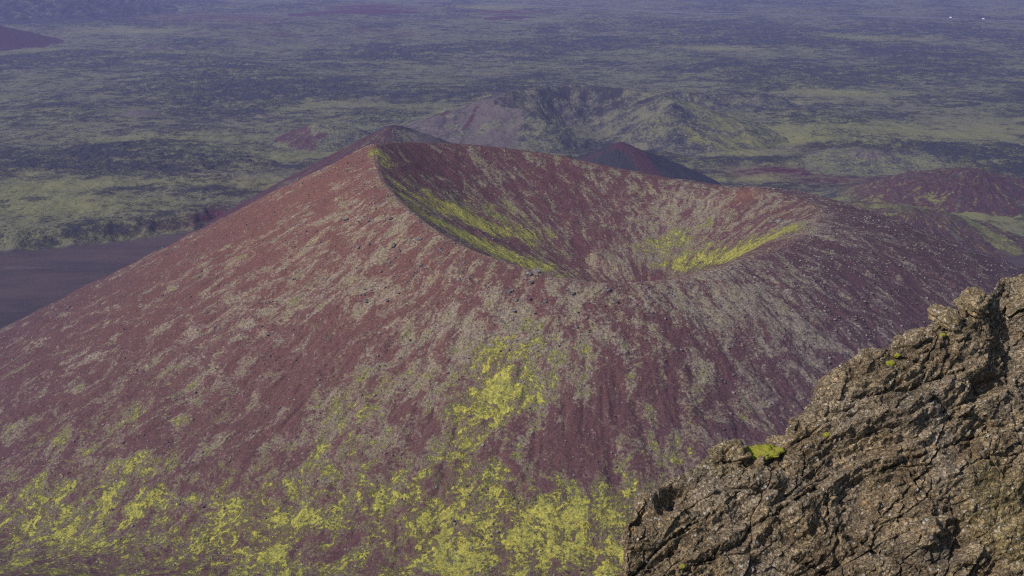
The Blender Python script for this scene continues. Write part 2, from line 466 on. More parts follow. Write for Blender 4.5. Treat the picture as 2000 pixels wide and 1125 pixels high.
ASH_PX = [(-400,690),(-400,470),(-150,486),(0,484),(90,478),(180,470),(260,462),(330,452),(430,436),(520,450),(400,560),(100,760),(-300,760)]
ASH_R = [(2300,560),(2300,470),(2010,478),(1900,488),(1820,505),(1850,560)]
def poly_sd(x, y, px):
    pts = np.array([on_plane(a, b)[:2] for a, b in px])
    d = seg_dist(x, y, np.concatenate([pts, pts[:1]]))
    ins = np.zeros(len(x), bool)
    for (ax, ay), (bx, by) in zip(pts, np.roll(pts, -1, 0)):
        cnd = ((ay > y) != (by > y)) & (x < (bx - ax) * (y - ay) / (by - ay + 1e-12) + ax)
        ins ^= cnd
    return np.where(ins, -d, d)

LAVA_B = [(150,310,150,30,.35),(450,120,200,22,.3),(450,160,160,14,.35),(800,110,250,18,.3),(1100,95,200,20,.3),(1300,80,200,15,.45),(1700,90,250,30,.4),(1500,140,250,30,.3),(1750,140,200,25,.35),
          (250,300,160,25,.3),(380,330,120,22,.3),(900,90,150,10,.3),(1350,215,60,14,.7),(1420,190,50,8,.5),(1600,60,300,14,.35),(1850,60,150,20,.4),(1250,90,150,10,.3),(150,20,160,22,.7),(330,15,80,14,.5),
          (200,140,150,8,.25),(1500,60,100,8,.3),(1400,318,120,12,.35),(300,345,150,10,.2),(430,395,60,14,.25)]
GRASS_B = [(150,425,150,18,.6),(60,390,100,20,.5),(300,380,180,10,.5),(480,345,70,12,.4),(560,310,60,12,.5),(1500,275,120,12,.9),(1440,300,80,8,.6),(1620,185,120,6,.6),(1480,200,200,6,.4),(1400,95,90,5,.6),(1700,75,110,6,.5),
           (1500,255,60,6,.5),(1700,250,200,16,.4),(1850,270,150,14,.4),(1950,250,100,20,.3),(320,20,60,6,.8),(950,15,70,4,.8),(250,60,100,6,.6),(150,100,150,6,.3),(300,270,200,8,.35),(650,210,150,10,.35),(700,300,60,10,.6),
           (520,380,60,10,.5),(1470,345,60,8,.7),(1370,350,40,6,.8),(1700,320,150,8,.3),(1900,420,120,25,.7),(1100,40,150,8,.2),(1130,70,200,8,.2),(60,360,80,8,.4)]
RED_B = [(1560,335,140,8,.9),(1500,328,80,5,.6),(1680,352,140,9,.9),(1780,335,80,8,.5),(1620,300,120,12,.25),(430,408,80,12,.0),(1000,23,65,4,1.0),(700,13,60,5,1.0),(750,17,90,4,.7),(330,35,120,6,.5),(480,35,90,5,.4),
         (540,68,50,7,.6),(1640,375,80,8,.5),(1800,365,90,8,.4),(520,40,160,8,.3),(960,26,30,3,.6),(700,60,30,8,.4),(780,65,40,8,.3)]

def plain_h(x, y, detail=True):
    """height of the lava plain and its roughness mask"""
    z = base(x, y)
    lava = fbm2(x * .0035 + 5, y * .0022, 4, 101) * .8 + plane_blobs(x, y, LAVA_B) * .6 - plane_blobs(x, y, GRASS_B) * .55 - plane_blobs(x, y, RED_B) * .4
    ash = np.minimum(poly_sd(x, y, ASH_PX), poly_sd(x, y, ASH_R)) + fbm2(x * .02, y * .02, 3, 55) * 9
    ashm = sstep(6, -10, ash)
    rd = seg_dist(x, y, ROAD)
    flat = sstep(0, 40, rd) * (1 - ashm)
    rough = sstep(-.12, .30, lava)
    pl = sstep(500, 700, y)
    und = fbm2(x * .004, y * .004, 4, 7) * 7.0 * pl
    und = und * sstep(2, 120, ash) * sstep(10, 200, rd)
    # bluff: the moss covered lava front that stands over the ash flat
    left = (x < 60)
    step_ = np.where(left, sstep(-8, 26, poly_sd(x, y, ASH_PX) + fbm2(x * .035, y * .035, 4, 66) * 18), 1.0)
    zb = np.where(left, (step_ - 1) * 11.0 * sstep(1250, 950, y) * sstep(560, 640, y), 0)
    rid = fbm2(x * .055, y * .04, 5, 21, ridged=True, gain=.68)
    lump = fbm2(x * .014, y * .010, 3, 31)
    z = z + und + pl * (flat * (rough * (rid * 5.0 + 1.4 + lump * 3.0) + (1 - rough) * (fbm2(x * .03, y * .022, 5, 23, gain=.66) * 3.6)))
    z = z + 9.0 * sstep(1250, 950, y) * sstep(560, 640, y) * left * sstep(150, -20, x) + zb
    near = sstep(520, 300, y)
    z = z + near * (fbm2(x * .03, y * .03, 5, 77) * 3.0 * sstep(120, 200, y) + fbm2(x * .25, y * .25, 4, 78) * .5 * sstep(2, 12, y))
    return z, rough, ashm, step_, rid

def build_plain():
    nu, nv = 1150, 900
    # rows: even in the angle below the horizon for the far plain
    t = np.linspace(1 / 540., 1 / 5200., 760)
    Y = np.concatenate([np.linspace(-30, 60, 24)[:-1], np.linspace(60, 540, 70)[:-1], 1 / t, np.geomspace(5200, 16000, 40)[1:]])
    nv = len(Y)
    u = np.linspace(-1, 1, nu); u = np.sign(u) * (np.abs(u) * .46 + .32 * np.abs(u) ** 6)
    X = u[None, :] * (Y[:, None] + 110); YY = np.broadcast_to(Y[:, None], X.shape)
    x = X.ravel(); y = YY.ravel()
    z, rough, ash, stp, rid = plain_h(x, y)
    # drop the sheet well below the main cone so that it never pokes through
    ch, d, th = cone_h(x, y)
    fh = full_h(x, y)
    z = np.where(d < 175, np.minimum(z, fh - 6 - 20 * sstep(175, 120, d)), z)
    grass = plane_blobs(x, y, GRASS_B); red = plane_blobs(x, y, RED_B)
    bl = np.exp(-((stp - .5) / .36) ** 2) * (x < 60) * sstep(1250, 950, y) * sstep(560, 640, y)
    red = red + bl * np.exp(-((x + 205) / 60) ** 2) * 1.2
    ash_l = ash
    attrs = dict(rough=rough, ash=ash_l, grass=grass, red=red, bluff=bl, crest=sstep(-.2, .7, rid))
    me = grid_mesh('lava_plain', np.stack([x, y, z], 1), nu, nv, attrs)
    return structure(link('lava_plain', me, mat_plain()), 'wide plain of dark lava and olive moss behind the crater')

def lava_moss(t, pos, prior, grass=0.0):
    """olive moss broken up by dark lava; the soil that the plain and the hills on it share"""
    st = t.vmul(pos, (.62, .85, 1))
    wide = t.noise(st, .007, 5, .62, .4)
    n1 = t.noise(st, .028, 6, .68, .5); n2 = t.noise(st, .095, 6, .72); n3 = t.noise(pos, .40, 5, .75)
    v = t.add(prior, t.mul(n1, .85), t.mul(n2, 1.0), t.mul(n3, .80), t.mul(wide, .35))
    lf = t.step(v, 1.57, 1.84)
    moss = t.mix(t.step(n3, .35, .65), C_OLIVE, (.105, .102, .075))
    moss = t.mix(t.mul(t.step(wide, .40, .62), .6), moss, (.150, .130, .105))
    moss = t.mix(t.math('MULTIPLY', grass, .8, clamp=True), moss, (.230, .222, .070))
    lava = t.mix(n3, tuple(c * .6 for c in C_LAVA), tuple(c * 1.6 for c in C_LAVA))
    return t.mix(lf, moss, lava), lf, n1, n2, n3

def mat_plain():
    t = NT('mossy_lava_ground')
    pos = t.geo()
    rough, ash, grass, red, bluff, crest = (t.attr(k) for k in ('rough', 'ash', 'grass', 'red', 'bluff', 'crest'))
    col, lf, n1, n2, n3 = lava_moss(t, pos, t.add(t.mul(rough, .13), t.mul(crest, .14), t.mul(grass, -.26), t.mul(bluff, .12)), grass)
    rf = t.math('MULTIPLY', red, t.step(t.add(n2, t.mul(n1, .5)), .50, .80), clamp=True)
    col = t.mix(rf, col, (.105, .034, .050))
    col = t.mix(t.mul(ash, t.step(t.add(ash, t.mul(n2, 1.3)), .75, 1.5)), col, t.mix(t.step(t.noise(t.vmul(pos, (.3, 1, 1)), .03, 5, .65), .36, .62), C_ASH, (.080, .056, .060)))
    # thin drifts of pale grass on the ash
    dr = t.noise(t.vmul(pos, (.25, 1.3, 1)), .06, 5, .6)
    col = t.mix(t.mul(t.mul(ash, t.step(dr, .63, .72)), .35), col, (.20, .18, .15))
    col = t.gain(col, t.add(.6, t.mul(n3, .8)))
    h = t.add(t.mul(n2, 3.0), t.mul(n3, 1.2), t.mul(t.mul(n1, lf), 4.0))
    h = t.mul(h, t.sub(1.0, t.mul(ash, .93)))
    return t.done(col, .95, t.bump(h, .8, 1.2), .1)

# ------------------------------------------------------------------ hills beyond the crater
def mat_hill():
    """one soil for all the small hills: masks per hill say how red, dark, mossy or pale it is"""
    t = NT('hill_soil')
    pos = t.geo(); fl = t.attr('flow', True)
    red, dark, moss, pale = (t.attr(k) for k in ('red', 'dark', 'moss', 'pale'))
    wob = t.noise(pos, .02, 3, .5, what='Color')
    fl2 = t.vadd(fl, t.vmul(t.vadd(wob, (-.5, -.5, -.5)), (16, 16, 8)))
    n1 = t.noise(fl2, .055, 5, .6); n2 = t.noise(fl2, .18, 5, .68); n3 = t.noise(pos, .45, 5, .72); n4 = t.noise(pos, .09, 4, .6)
    def m(a, k=1.0): return t.step(t.add(a, t.mul(t.sub(n1, .5), 1.5 * k), t.mul(t.sub(n2, .5), 1.1 * k), t.mul(t.sub(n3, .5), 1.3 * k)), .34, .66)
    col, _, _, _, _ = lava_moss(t, pos, .19)
    col = t.mix(t.mul(m(pale, .6), .9), col, t.mix(n3, (.075, .055, .062), (.150, .122, .122)))
    col = t.mix(m(dark, .8), col, t.mix(n3, (.022, .021, .028), (.050, .045, .055)))
    col = t.mix(m(red, .7), col, t.mix(n2, (.055, .027, .037), (.090, .038, .046)))
    col = t.mix(m(moss, 1.0), col, t.mix(n4, (.125, .125, .055), (.190, .182, .065)))
    col = t.gain(col, t.add(.65, t.mul(n3, .7)))
    h = t.add(t.mul(n2, 1.5), t.mul(n3, 1.2))
    return t.done(col, .95, t.bump(h, .8, 1.2), .1)

def hill(name, label, ppx, Y, rx, hfun, masks, n=(420, 260), sink=3.0, zrough=1.0, ry=None):
    """hfun(u,v,th,q) gives height in metres above the plain; u,v in metres from the centre; q = radius / reach"""
    c = at_depth(ppx, 300, Y)[:2]; ry = ry or rx
    th = np.linspace(-math.pi, math.pi, n[0], endpoint=False); q = np.linspace(0.004, 1, n[1])
    TH, Q = np.meshgrid(th, q); TH = TH.ravel(); Q = Q.ravel()
    u = Q * rx * np.cos(TH); v = Q * ry * np.sin(TH)
    x = c[0] + u; y = c[1] + v
    z = hfun(u, v, TH, Q)
    # rills and lumps
    cs, sn = np.cos(TH), np.sin(TH)
    amp = zrough * np.clip(z / 6.0, 0, 1)
    z = z + amp * (sstep(.05, .35, Q) * fbm3(np.stack([cs * 3.5, sn * 3.5, Q * 1.6], 1), 4, 51) * 1.2 + fbm2(x * .025, y * .025, 5, 52, gain=.6) * 5.0 + fbm2(x * .09, y * .07, 3, 53, ridged=True) * 1.3)
    z = z - sink * sstep(.8, 1.0, Q) - 1.0
    masks = {k: np.broadcast_to(np.asarray(f(u, v, TH, Q, z) if callable(f) else f, F32), u.shape) for k, f in masks.items()}
    for k in ('red', 'dark', 'moss', 'pale'): masks.setdefault(k, np.full(len(u), -.5, F32))
    masks['flow'] = np.stack([cs * rx * .5, sn * rx * .5, Q * rx * .35], 1)
    me = grid_mesh(name, np.stack([x, y, z], 1), n[0], n[1], masks, closed=True)
    return structure(link(name, me, MAT_HILL), label)

def conical(h, slope, w=2.0, k=6.0):
    """cone of height h with angle-dependent slope(th)"""
    def f(u, v, th, q):
        r = np.hypot(u, v)
        z = h - slope(th) * (np.sqrt(r * r + w * w) - w)
        return smax(z, np.full_like(z, -2.5), k) 
    return f

def lobe(u, v, cx, cy, ax, ay, rot=0.0):
    c, s = math.cos(rot), math.sin(rot); du, dv = u - cx, v - cy
    a = (du * c + dv * s) / ax; b = (-du * s + dv * c) / ay
    return np.exp(-np.minimum(a * a + b * b, 40))

def build_hills():
    # red peak right behind the crater's left tip
    def sl(th): return .535 + .0 * th - .17 * np.exp(-((th - 0.1) / .8) ** 2)
    hill('red_hill', 'dark red cone peeping out behind the left tip of the crater rim', 768, 850, 190, conical(80, sl, 2.5), 
         dict(red=lambda u, v, th, q, z: .62 - .9 * sstep(-10, 30, u) * sstep(-.05, .15, q), pale=lambda u, v, th, q, z: .7 * sstep(-4, 25, u),
              dark=lambda u, v, th, q, z: .38 + .25 * sstep(20, 40, u) * sstep(120, 40, u) * sstep(-30, 20, v), moss=-.35), n=(420, 200), zrough=.5)
    # dark cone behind the crater's right half
    hill('dark_hill', 'dark cone with a red streak behind the sloping right part of the crater rim', 1212, 1000, 125, conical(39, lambda th: .43 + .0 * th, 2, 5),
         dict(dark=lambda u, v, th, q, z: .9 - .2 * q, red=lambda u, v, th, q, z: -.05 + 1.1 * np.exp(-((u - 8 - .35 * (-v)) / 11) ** 2) * sstep(5, -8, v) + .7 * np.exp(-(q / .1) ** 2) + .7 * lobe(u, v, -28, -10, 20, 9),
              moss=lambda u, v, th, q, z: -.6 + 1.0 * lobe(u, v, -40, -32, 10, 20) + .9 * sstep(.72, .95, q) * sstep(-20, 40, u)), n=(360, 160), zrough=.45)
    # striped little hill left
    def f(u, v, th, q):
        return 21 * np.maximum(0, 1 - np.hypot((u + 12) / 62, v / 60)) ** 1.0 + 12 * lobe(u, v, 30, 0, 40, 30) - 2
    hill('striped_hill', 'small hill with a red left flank and moss stripes on the far left of the crater', 640, 1215, 95, f,
         dict(red=lambda u, v, th, q, z: -.4 + 1.0 * sstep(-6, -24, u + .35 * v) * sstep(.8, .5, q) + 1.1 * lobe(u, v, 2, -26, 9, 8) + 1.0 * lobe(u, v, 40, -12, 5, 5),
              moss=lambda u, v, th, q, z: .25 * sstep(-20, 0, u), dark=lambda u, v, th, q, z: -.1 + .35 * lobe(u, v, 10, 5, 30, 20)), n=(320, 150), zrough=.5)
    # the far crater: horseshoe rim open towards the camera, with a lavender spur on its left
    def f(u, v, th, q):
        ang = np.arctan2(v - 10, u - 12); rr = np.hypot((u - 12) / 1.35, v - 10) + 16 * fbm2(u * .014 + 3, v * .014, 3, 15)
        ridge_h = 46 + 5 * np.cos(ang - 1.75)
        gap = np.exp(-((np.mod(ang + 1.35 + math.pi, 2 * math.pi) - math.pi) / .62) ** 2)
        ridge_h = ridge_h * (1 - .86 * gap)
        d = rr - 74
        outer = ridge_h - .40 * np.maximum(d, 0)
        inner = ridge_h - .66 * np.maximum(-d, 0)
        inner = smax(inner, 9 + 4 * fbm2(u * .03, v * .03, 3, 5), 8)
        z = np.where(d > 0, outer, inner)
        spur = smax(33 * np.maximum(0, 1 - np.hypot((u + 148) / 82, (v + 25) / 75)), 42 * np.maximum(0, 1 - np.hypot((u + 84) / 72, (v - 2) / 66)), 2.0)
        z = smax(z, spur, 3)
        tail = 17 * np.maximum(0, 1 - np.hypot((u - 140) / 110, (v + 30) / 80))
        z = smax(z, tail, 6)
        return z - 3
    def cr_in(u, v):
        rr = np.hypot((u - 12) / 1.35, v - 10) + 16 * fbm2(u * .014 + 3, v * .014, 3, 15); return sstep(77, 73, rr)
    hill('far_crater_hill', 'broad broken crater with dark rocky inner wall and lavender left shoulder in the middle distance', 1115, 1240, 270, f,
         dict(dark=lambda u, v, th, q, z: -.25 + (.74 + .6 * fbm2(u * .03, v * .03, 3, 12)) * cr_in(u, v) * sstep(-20, 35, v - .15 * u) * sstep(-75, -30, u) * sstep(135, 85, u) + .42 * sstep(20, 70, u) * sstep(60, -60, v) * sstep(.7, .35, q),
              pale=lambda u, v, th, q, z: (.42 + .7 * fbm2(u * .035, v * .035, 4, 33)) * sstep(-40, -70, u) * sstep(40, 0, v) + .3 * sstep(.9, .3, q),
              red=lambda u, v, th, q, z: -.35 + .35 * sstep(-60, -110, u) * sstep(.75, .5, q) + .75 * lobe(u, v, -150, 0, 22, 20) + .8 * lobe(u, v, -78, 2, 12, 8) + .75 * lobe(u, v, -112, -40, 5, 40, -.25) + .7 * lobe(u, v, -160, -45, 4, 25, -.1) + .55 * lobe(u, v, 75, 55, 14, 14) + .5 * lobe(u, v, 40, 68, 9, 9),
              moss=lambda u, v, th, q, z: -.28 + .75 * lobe(u, v, -45, -10, 14, 50, -.35) + .75 * sstep(80, 140, u) + .5 * lobe(u, v, -110, 20, 30, 12) + .3 * sstep(.85, 1, q)), n=(620, 300), zrough=.9, ry=190)
    def mound(h, ax, ay): return lambda u, v, th, q: h * lobe(u, v, 0, 0, ax, ay) - 2
    hill('olive_mound', 'low olive mound just beyond the middle of the far crater rim', 1062, 1560, 110, mound(17, 52, 40), dict(dark=.32, moss=.1), n=(240, 100))
    def jag(u, v, th, q): return 15 * lobe(u, v, -20, 0, 40, 40) + 15 * lobe(u, v, 50, -5, 60, 34) + 11 * lobe(u, v, 110, 0, 40, 34) - 2 + 7 * fbm2(u * .03, v * .03, 3, 8, ridged=True) * lobe(u, v, 30, 0, 100, 50)
    hill('jagged_hill', 'dark jagged hill with red gullies to the right of the far crater', 1330, 1480, 175, jag,
         dict(dark=lambda u, v, th, q, z: .36 + .1 * sstep(0, 60, u), red=lambda u, v, th, q, z: -.3 + .85 * lobe(u, v, -18, -12, 7, 24) + .85 * lobe(u, v, 18, -12, 6, 24) + .5 * lobe(u, v, 55, 0, 30, 12), moss=lambda u, v, th, q, z: -.3 + .5 * lobe(u, v, -50, 0, 20, 25)), n=(320, 140), ry=110)
    hill('mauve_hill', 'low mauve hill with mossy furrows between the far crater and the right edge', 1690, 1110, 150, lambda u, v, th, q: 13 * lobe(u, v, -8, 0, 50, 50) + 9 * lobe(u, v, 60, -20, 40, 40) - 2,
         dict(pale=lambda u, v, th, q, z: -.3 + .75 * sstep(.7, .1, q) + .5 * fbm2(u * .03, v * .03, 3, 14), red=lambda u, v, th, q, z: -.15 + .5 * sstep(20, -40, u) * sstep(.7, .1, q), moss=lambda u, v, th, q, z: -.1 - .4 * sstep(.6, .9, q), dark=lambda u, v, th, q, z: .28 + .3 * lobe(u, v, 60, 10, 50, 30) - .3 * sstep(.7, 1, q)), n=(320, 150))
    hill('maroon_hill', 'maroon hill with olive patches at the right edge below the mauve hill', 1915, 955, 170, lambda u, v, th, q: 22 * lobe(u, v, -6, 0, 70, 60) + 12 * lobe(u, v, -70, -20, 60, 40) - 2,
         dict(red=lambda u, v, th, q, z: .62 - .5 * sstep(.55, .95, q), dark=lambda u, v, th, q, z: .12 + .5 * sstep(0, 40, u) * sstep(.6, .1, q), moss=lambda u, v, th, q, z: .27 + .1 * sstep(.7, 1, q)), n=(340, 160))
    def rh(u, v, th, q):
        return 25 * lobe(u, v, 8, 6, 60, 46) + 20 * lobe(u, v, -70, 30, 60, 45) - 3
    hill('streaked_hill', 'purple hill with broad yellow-green moss streaks right behind the crater\'s right flank', 1800, 800, 165, rh,
         dict(red=lambda u, v, th, q, z: .62, dark=lambda u, v, th, q, z: .38 + .25 * sstep(0, -60, u), moss=lambda u, v, th, q, z: .30 + .35 * lobe(u, v, 50, -10, 12, 60, .5) + .25 * lobe(u, v, -10, 10, 50, 12)), n=(380, 190))
    hill('bare_mound', 'low grey mound alone on the plain left of the crater', 280, 1400, 80, mound(9, 36, 30), dict(pale=.7, dark=.25, moss=-.2), n=(200, 80), zrough=.3)
    # upper left
    hill('purple_hill', 'smooth purple flank reaching in from the left edge near the top', -120, 2330, 330, conical(78, lambda th: .30 + .0 * th, 8, 10), dict(red=1.3, dark=.05, moss=-.9), n=(300, 140), zrough=.25)
    hill('rocky_hill', 'dark rocky slope in the top left corner', -120, 3300, 900, lambda u, v, th, q: 150 * lobe(u, v, -150, 150, 480, 420) + 30 * lobe(u, v, 420, -100, 200, 150) - 3, dict(dark=.62, moss=.02), n=(420, 260), zrough=3.5)
    hill('maroon_ridge', 'long flat maroon ridge under the road near the top', 1000, 3080, 170, lambda u, v, th, q: 9 * lobe(u, v, 0, 0, 90, 55) - 2, dict(red=1.2, moss=-.5), n=(200, 60), zrough=.2)
    hill('maroon_ridge', 'long flat maroon ridge left of the road at the top', 730, 3300, 260, lambda u, v, th, q: 13 * lobe(u, v, 0, 0, 150, 70) - 2, dict(red=.9, dark=.45, moss=-.5), n=(200, 60), zrough=.2)
    for px, Y, rx, h in ((520, 2380, 150, 11), (330, 2250, 120, 12), (640, 2420, 100, 9), (430, 2000, 110, 8)):
        hill('far_mound', 'low bumpy mound on the far plain in the upper left', px, Y, rx, mound(h, rx * .45, rx * .4), dict(pale=.5, dark=.30, moss=.1), n=(180, 70))

# ------------------------------------------------------------------ stones and boulders
def surf(px, py, fn=full_h, y0=200, y1=800):
    return march(fn, px, py, y0, y1)

def rock_mesh(name, seed, sub=3, flat=.62, jag=.5):
    bm = bmesh.new(); bmesh.ops.create_icosphere(bm, subdivisions=sub, radius=1)
    V = np.array([v.co[:] for v in bm.verts])
    rng = np.random.default_rng(seed)
    # cut by random planes for a broken, angular shape
    for k in range(14):
        n = rng.normal(size=3); n /= np.linalg.norm(n); dcut = rng.uniform(.55, .85)
        dd = V @ n - dcut; V = V - np.where(dd > 0, dd, 0)[:, None] * n * .95
    V = V * (1 + jag * .22 * fbm3(V * 2.2 + seed, 3, seed)[:, None])
    V = V * np.array([1.0, rng.uniform(.65, .95), flat])
    for v, c in zip(bm.verts, V): v.co = c
    me = bpy.data.meshes.new(name); bm.to_mesh(me); bm.free()
    return me

def mat_stone():
    t = NT('lichen_stone')
    pos = t.geo()
    oi = t.n('ShaderNodeObjectInfo').outputs['Random']
    a = t.noise(pos, .9, 5, .7); b = t.noise(pos, 4.0, 4, .7)
    col = t.mix(t.step(a, .35, .65), (.060, .052, .055), (.26, .24, .22))
    col = t.mix(t.mul(oi, .4), col, (.12, .08, .08))
    col = t.mix(t.mul(t.step(b, .58, .7), .5), col, (.33, .32, .28))
    return t.done(col, .9, t.bump(t.add(a, t.mul(b, .4)), .9, .5), .15)

def mat_gravel():
    t = NT('pale_gravel')
    tint = t.attr('tint'); pos = t.geo()
    col = t.mix(tint, (.075, .052, .055), (.25, .22, .20))
    col = t.mix(t.step(t.noise(pos, 5, 3, .6), .5, .7), col, (.18, .15, .14))
    return t.done(col, .9, None, .15)

def build_stones():
    protos = [rock_mesh('boulder', 30 + k, 3, [.6, .75, .5, .68, .45, .7][k]) for k in range(6)]
    for m in protos: m.materials.append(MAT_STONE)
    slab = rock_mesh('slab', 77, 3, .38); slab.materials.append(MAT_STONE)
    def put(px, py, size, label, group=None, me=None, rot=None, name='boulder', zs=1.0):
        c = surf(px, py)
        if c is None: return None
        o = link(name, me or random.choice(protos))
        s = size * .72 * c[1] / FPX          # size is the width in photo pixels
        o.location = c + np.array([0, 0, s * .02]); o.scale = (s, s * random.uniform(.85, 1.1), s * zs)
        o.rotation_euler = (random.uniform(-.15, .15), random.uniform(-.15, .15), random.uniform(0, 6.28) if rot is None else rot)
        return thing(o, label, 'boulder', group)
    # boulders one can point to
    put(1049, 531, 17, 'largest grey boulder on the near rim edge, where the yellow moss meets the rim', rot=.6, zs=1.1)
    put(1032, 535, 15, 'grey boulder touching the left side of the largest rim boulder', rot=2.)
    put(1187, 567, 17, 'flat pale boulder just below the lowest dip of the near rim', me=slab, rot=.2)
    put(993, 570, 17, 'long grey boulder with a dark foot, down and left of the largest rim boulder', me=slab, rot=.5, zs=1.3)
    put(1036, 552, 14, 'dark low boulder directly below the largest rim boulder', me=slab, rot=.4)
    put(1066, 590, 11, 'pale boulder with a yellow moss cap below the near rim', rot=1.)
    put(1118, 573, 14, 'flat grey rock above a round yellow moss patch below the near rim', me=slab, rot=.1)
    put(675, 428, 11, 'lone dark boulder high on the left flank, left of the other rim rubble', rot=.3)
    put(763, 428, 9, 'small dark boulder on the left shoulder between the lone boulder and the rim')
    put(820, 468, 14, 'dark double boulder on the slope below the left inner rim', me=slab, rot=.3, zs=1.3)
    put(700, 484, 9, 'dark boulder left of the dark double boulder, low on the left shoulder')
    put(720, 478, 8, 'grey boulder just right of a dark boulder on the left shoulder')
    put(134, 602, 11, 'black boulder far out on the bare orange-red left flank', rot=.9)
    put(112, 614, 6, 'small black stone just left of and below the black boulder on the left flank')
    put(100, 620, 5, 'grey stone, the outermost of the three on the bare orange-red left flank')
    put(1265, 585, 13, 'pale grey boulder below the right end of the near rim dip')
    put(1205, 590, 8, 'small pale boulder left of and below the pale boulder at the rim dip')
    for px, py, s, lb in ((1508, 434, 14, 'left end rock of the dark ledge in the yellow right crater wall'), (1522, 433, 16, 'largest rock of the dark ledge in the yellow right crater wall'),
                          (1537, 438, 12, 'right end rock of the dark ledge in the yellow right crater wall'), (1575, 441, 8, 'lone dark rock right of the dark ledge on the right rim crest')):
        put(px, py, s, lb, rot=.1, zs=1.0)
    put(1448, 366, 9, 'dark rock on the skyline of the far rim above the bright red patch'); put(739, 278, 6, 'tiny dark rock on the left tip of the rim')
    # many more of a kind, by the place where they lie
    zones = [(46, 'grey lava boulder in the rubble on the left shoulder below the rim', 'boulders on the left shoulder', (700, 990), (395, 590), 5, 10),
             (54, 'grey lava boulder on the slope under the dip of the near rim', 'boulders under the near rim', (980, 1330), (560, 690), 4, 9),
             (70, 'pale lava boulder on the purple right flank below the rim', 'boulders on the right flank', (1330, 1760), (470, 760), 3, 9),
             (34, 'small stone on the red flank left of the shoulder', 'boulders on the left flank', (330, 700), (420, 720), 3, 6),
             (30, 'small pale stone on the lower slope of the cone', 'boulders on the lower slope', (150, 1250), (720, 1000), 3, 5.5),
             (26, 'small stone inside the crater on the far wall', 'boulders inside the crater', (800, 1400), (295, 420), 3, 5)]
    rg = np.random.default_rng(5)
    for n, lb, gp, (x0, x1), (y0, y1), s0, s1 in zones:
        k = 0
        while k < n:
            px, py = rg.uniform(x0, x1), rg.uniform(y0, y1)
            if gp.endswith('left shoulder') and py < 400 + (px - 730) * .50 + 18: continue
            if gp.endswith('near rim') and py < 562: continue
            if gp.endswith('right flank') and (py < 545 - (px - 1330) * .32 or py < 440 + (px - 1600) * .33): continue
            if gp.endswith('left flank') and py < 300 + (735 - px) * .46 + 20: continue
            put(px, py, s0 + (s1 - s0) * rg.uniform(0, 1) ** 3.5, lb, gp); k += 1

def build_gravel():
    """loose stones nobody could count, one sheet of small solid rocks lying on the cone"""
    rg = np.random.default_rng(3)
    n = 90000
    # sample over the camera side of the cone
    th = rg.uniform(math.radians(-215), math.radians(35), n); R = tab(TAB_R, (th + math.pi) % (2 * math.pi) - math.pi)
    d = rg.uniform(-80, 175, n); r = R + d
    x = CC[0] + r * np.cos(th); y = CC[1] + r * np.sin(th)
    dens = .22 + .55 * np.exp(-(np.maximum(d, 0) / 45) ** 2) * (d > 0) + .6 * sstep(10, 90, x - CC[0]) * (d > -5) * np.exp(-(d / 90) ** 2)
    dens = dens * (.35 + 1.3 * sstep(-.1, .35, fbm2(x * .05, y * .05, 3, 61))); dens = np.where(d < 0, dens * .5, dens)
    keep = rg.uniform(0, 1, n) < dens * np.clip(r / 150, .25, 1.2)
    x, y, d = x[keep], y[keep], d[keep]; n = len(x)
    co = bpy.data.objects['crater_hill']
    from mathutils.bvhtree import BVHTree
    z = crater_z(x, y)
    s = (.12 + .50 * rg.uniform(0, 1, n) ** 5.0)
    ico = np.array([(0,0,-1),(.72,-.53,-.45),(-.28,-.85,-.45),(-.89,0,-.45),(-.28,.85,-.45),(.72,.53,-.45),(.28,-.85,.45),(-.72,-.53,.45),(-.72,.53,.45),(.28,.85,.45),(.89,0,.45),(0,0,1)])
    fc = np.array([(0,1,2),(1,0,5),(0,2,3),(0,3,4),(0,4,5),(1,5,10),(2,1,6),(3,2,7),(4,3,8),(5,4,9),(1,10,6),(2,6,7),(3,7,8),(4,8,9),(5,9,10),(6,10,11),(7,6,11),(8,7,11),(9,8,11),(10,9,11)])
    fc = fc[:, ::-1]
    V = ico[None] * (s[:, None, None] * np.array([1, .85, .7])) * rg.uniform(.65, 1.25, (n, 12, 1))
    a = rg.uniform(0, 6.28, n); ca, sa = np.cos(a)[:, None], np.sin(a)[:, None]
    Vx = V[..., 0] * ca - V[..., 1] * sa; Vy = V[..., 0] * sa + V[..., 1] * ca
    P = np.stack([Vx + x[:, None], Vy + y[:, None], V[..., 2] + (z + s * .05)[:, None]], -1).reshape(-1, 3)
    Fc = (fc[None] + (np.arange(n) * 12)[:, None, None]).reshape(-1, 3)
    me = bpy.data.meshes.new('loose_stones')
    me.vertices.add(len(P)); me.vertices.foreach_set('co', P.astype(F32).ravel())
    _finish(me, Fc, 3, dict(tint=np.repeat(rg.uniform(0, 1, n) ** 1.3, 12)), False)
    o = link('loose_stones', me, mat_gravel()); o['kind'] = 'stuff'; o['label'] = 'loose pale gravel strewn over the red slopes of the crater'
    return o

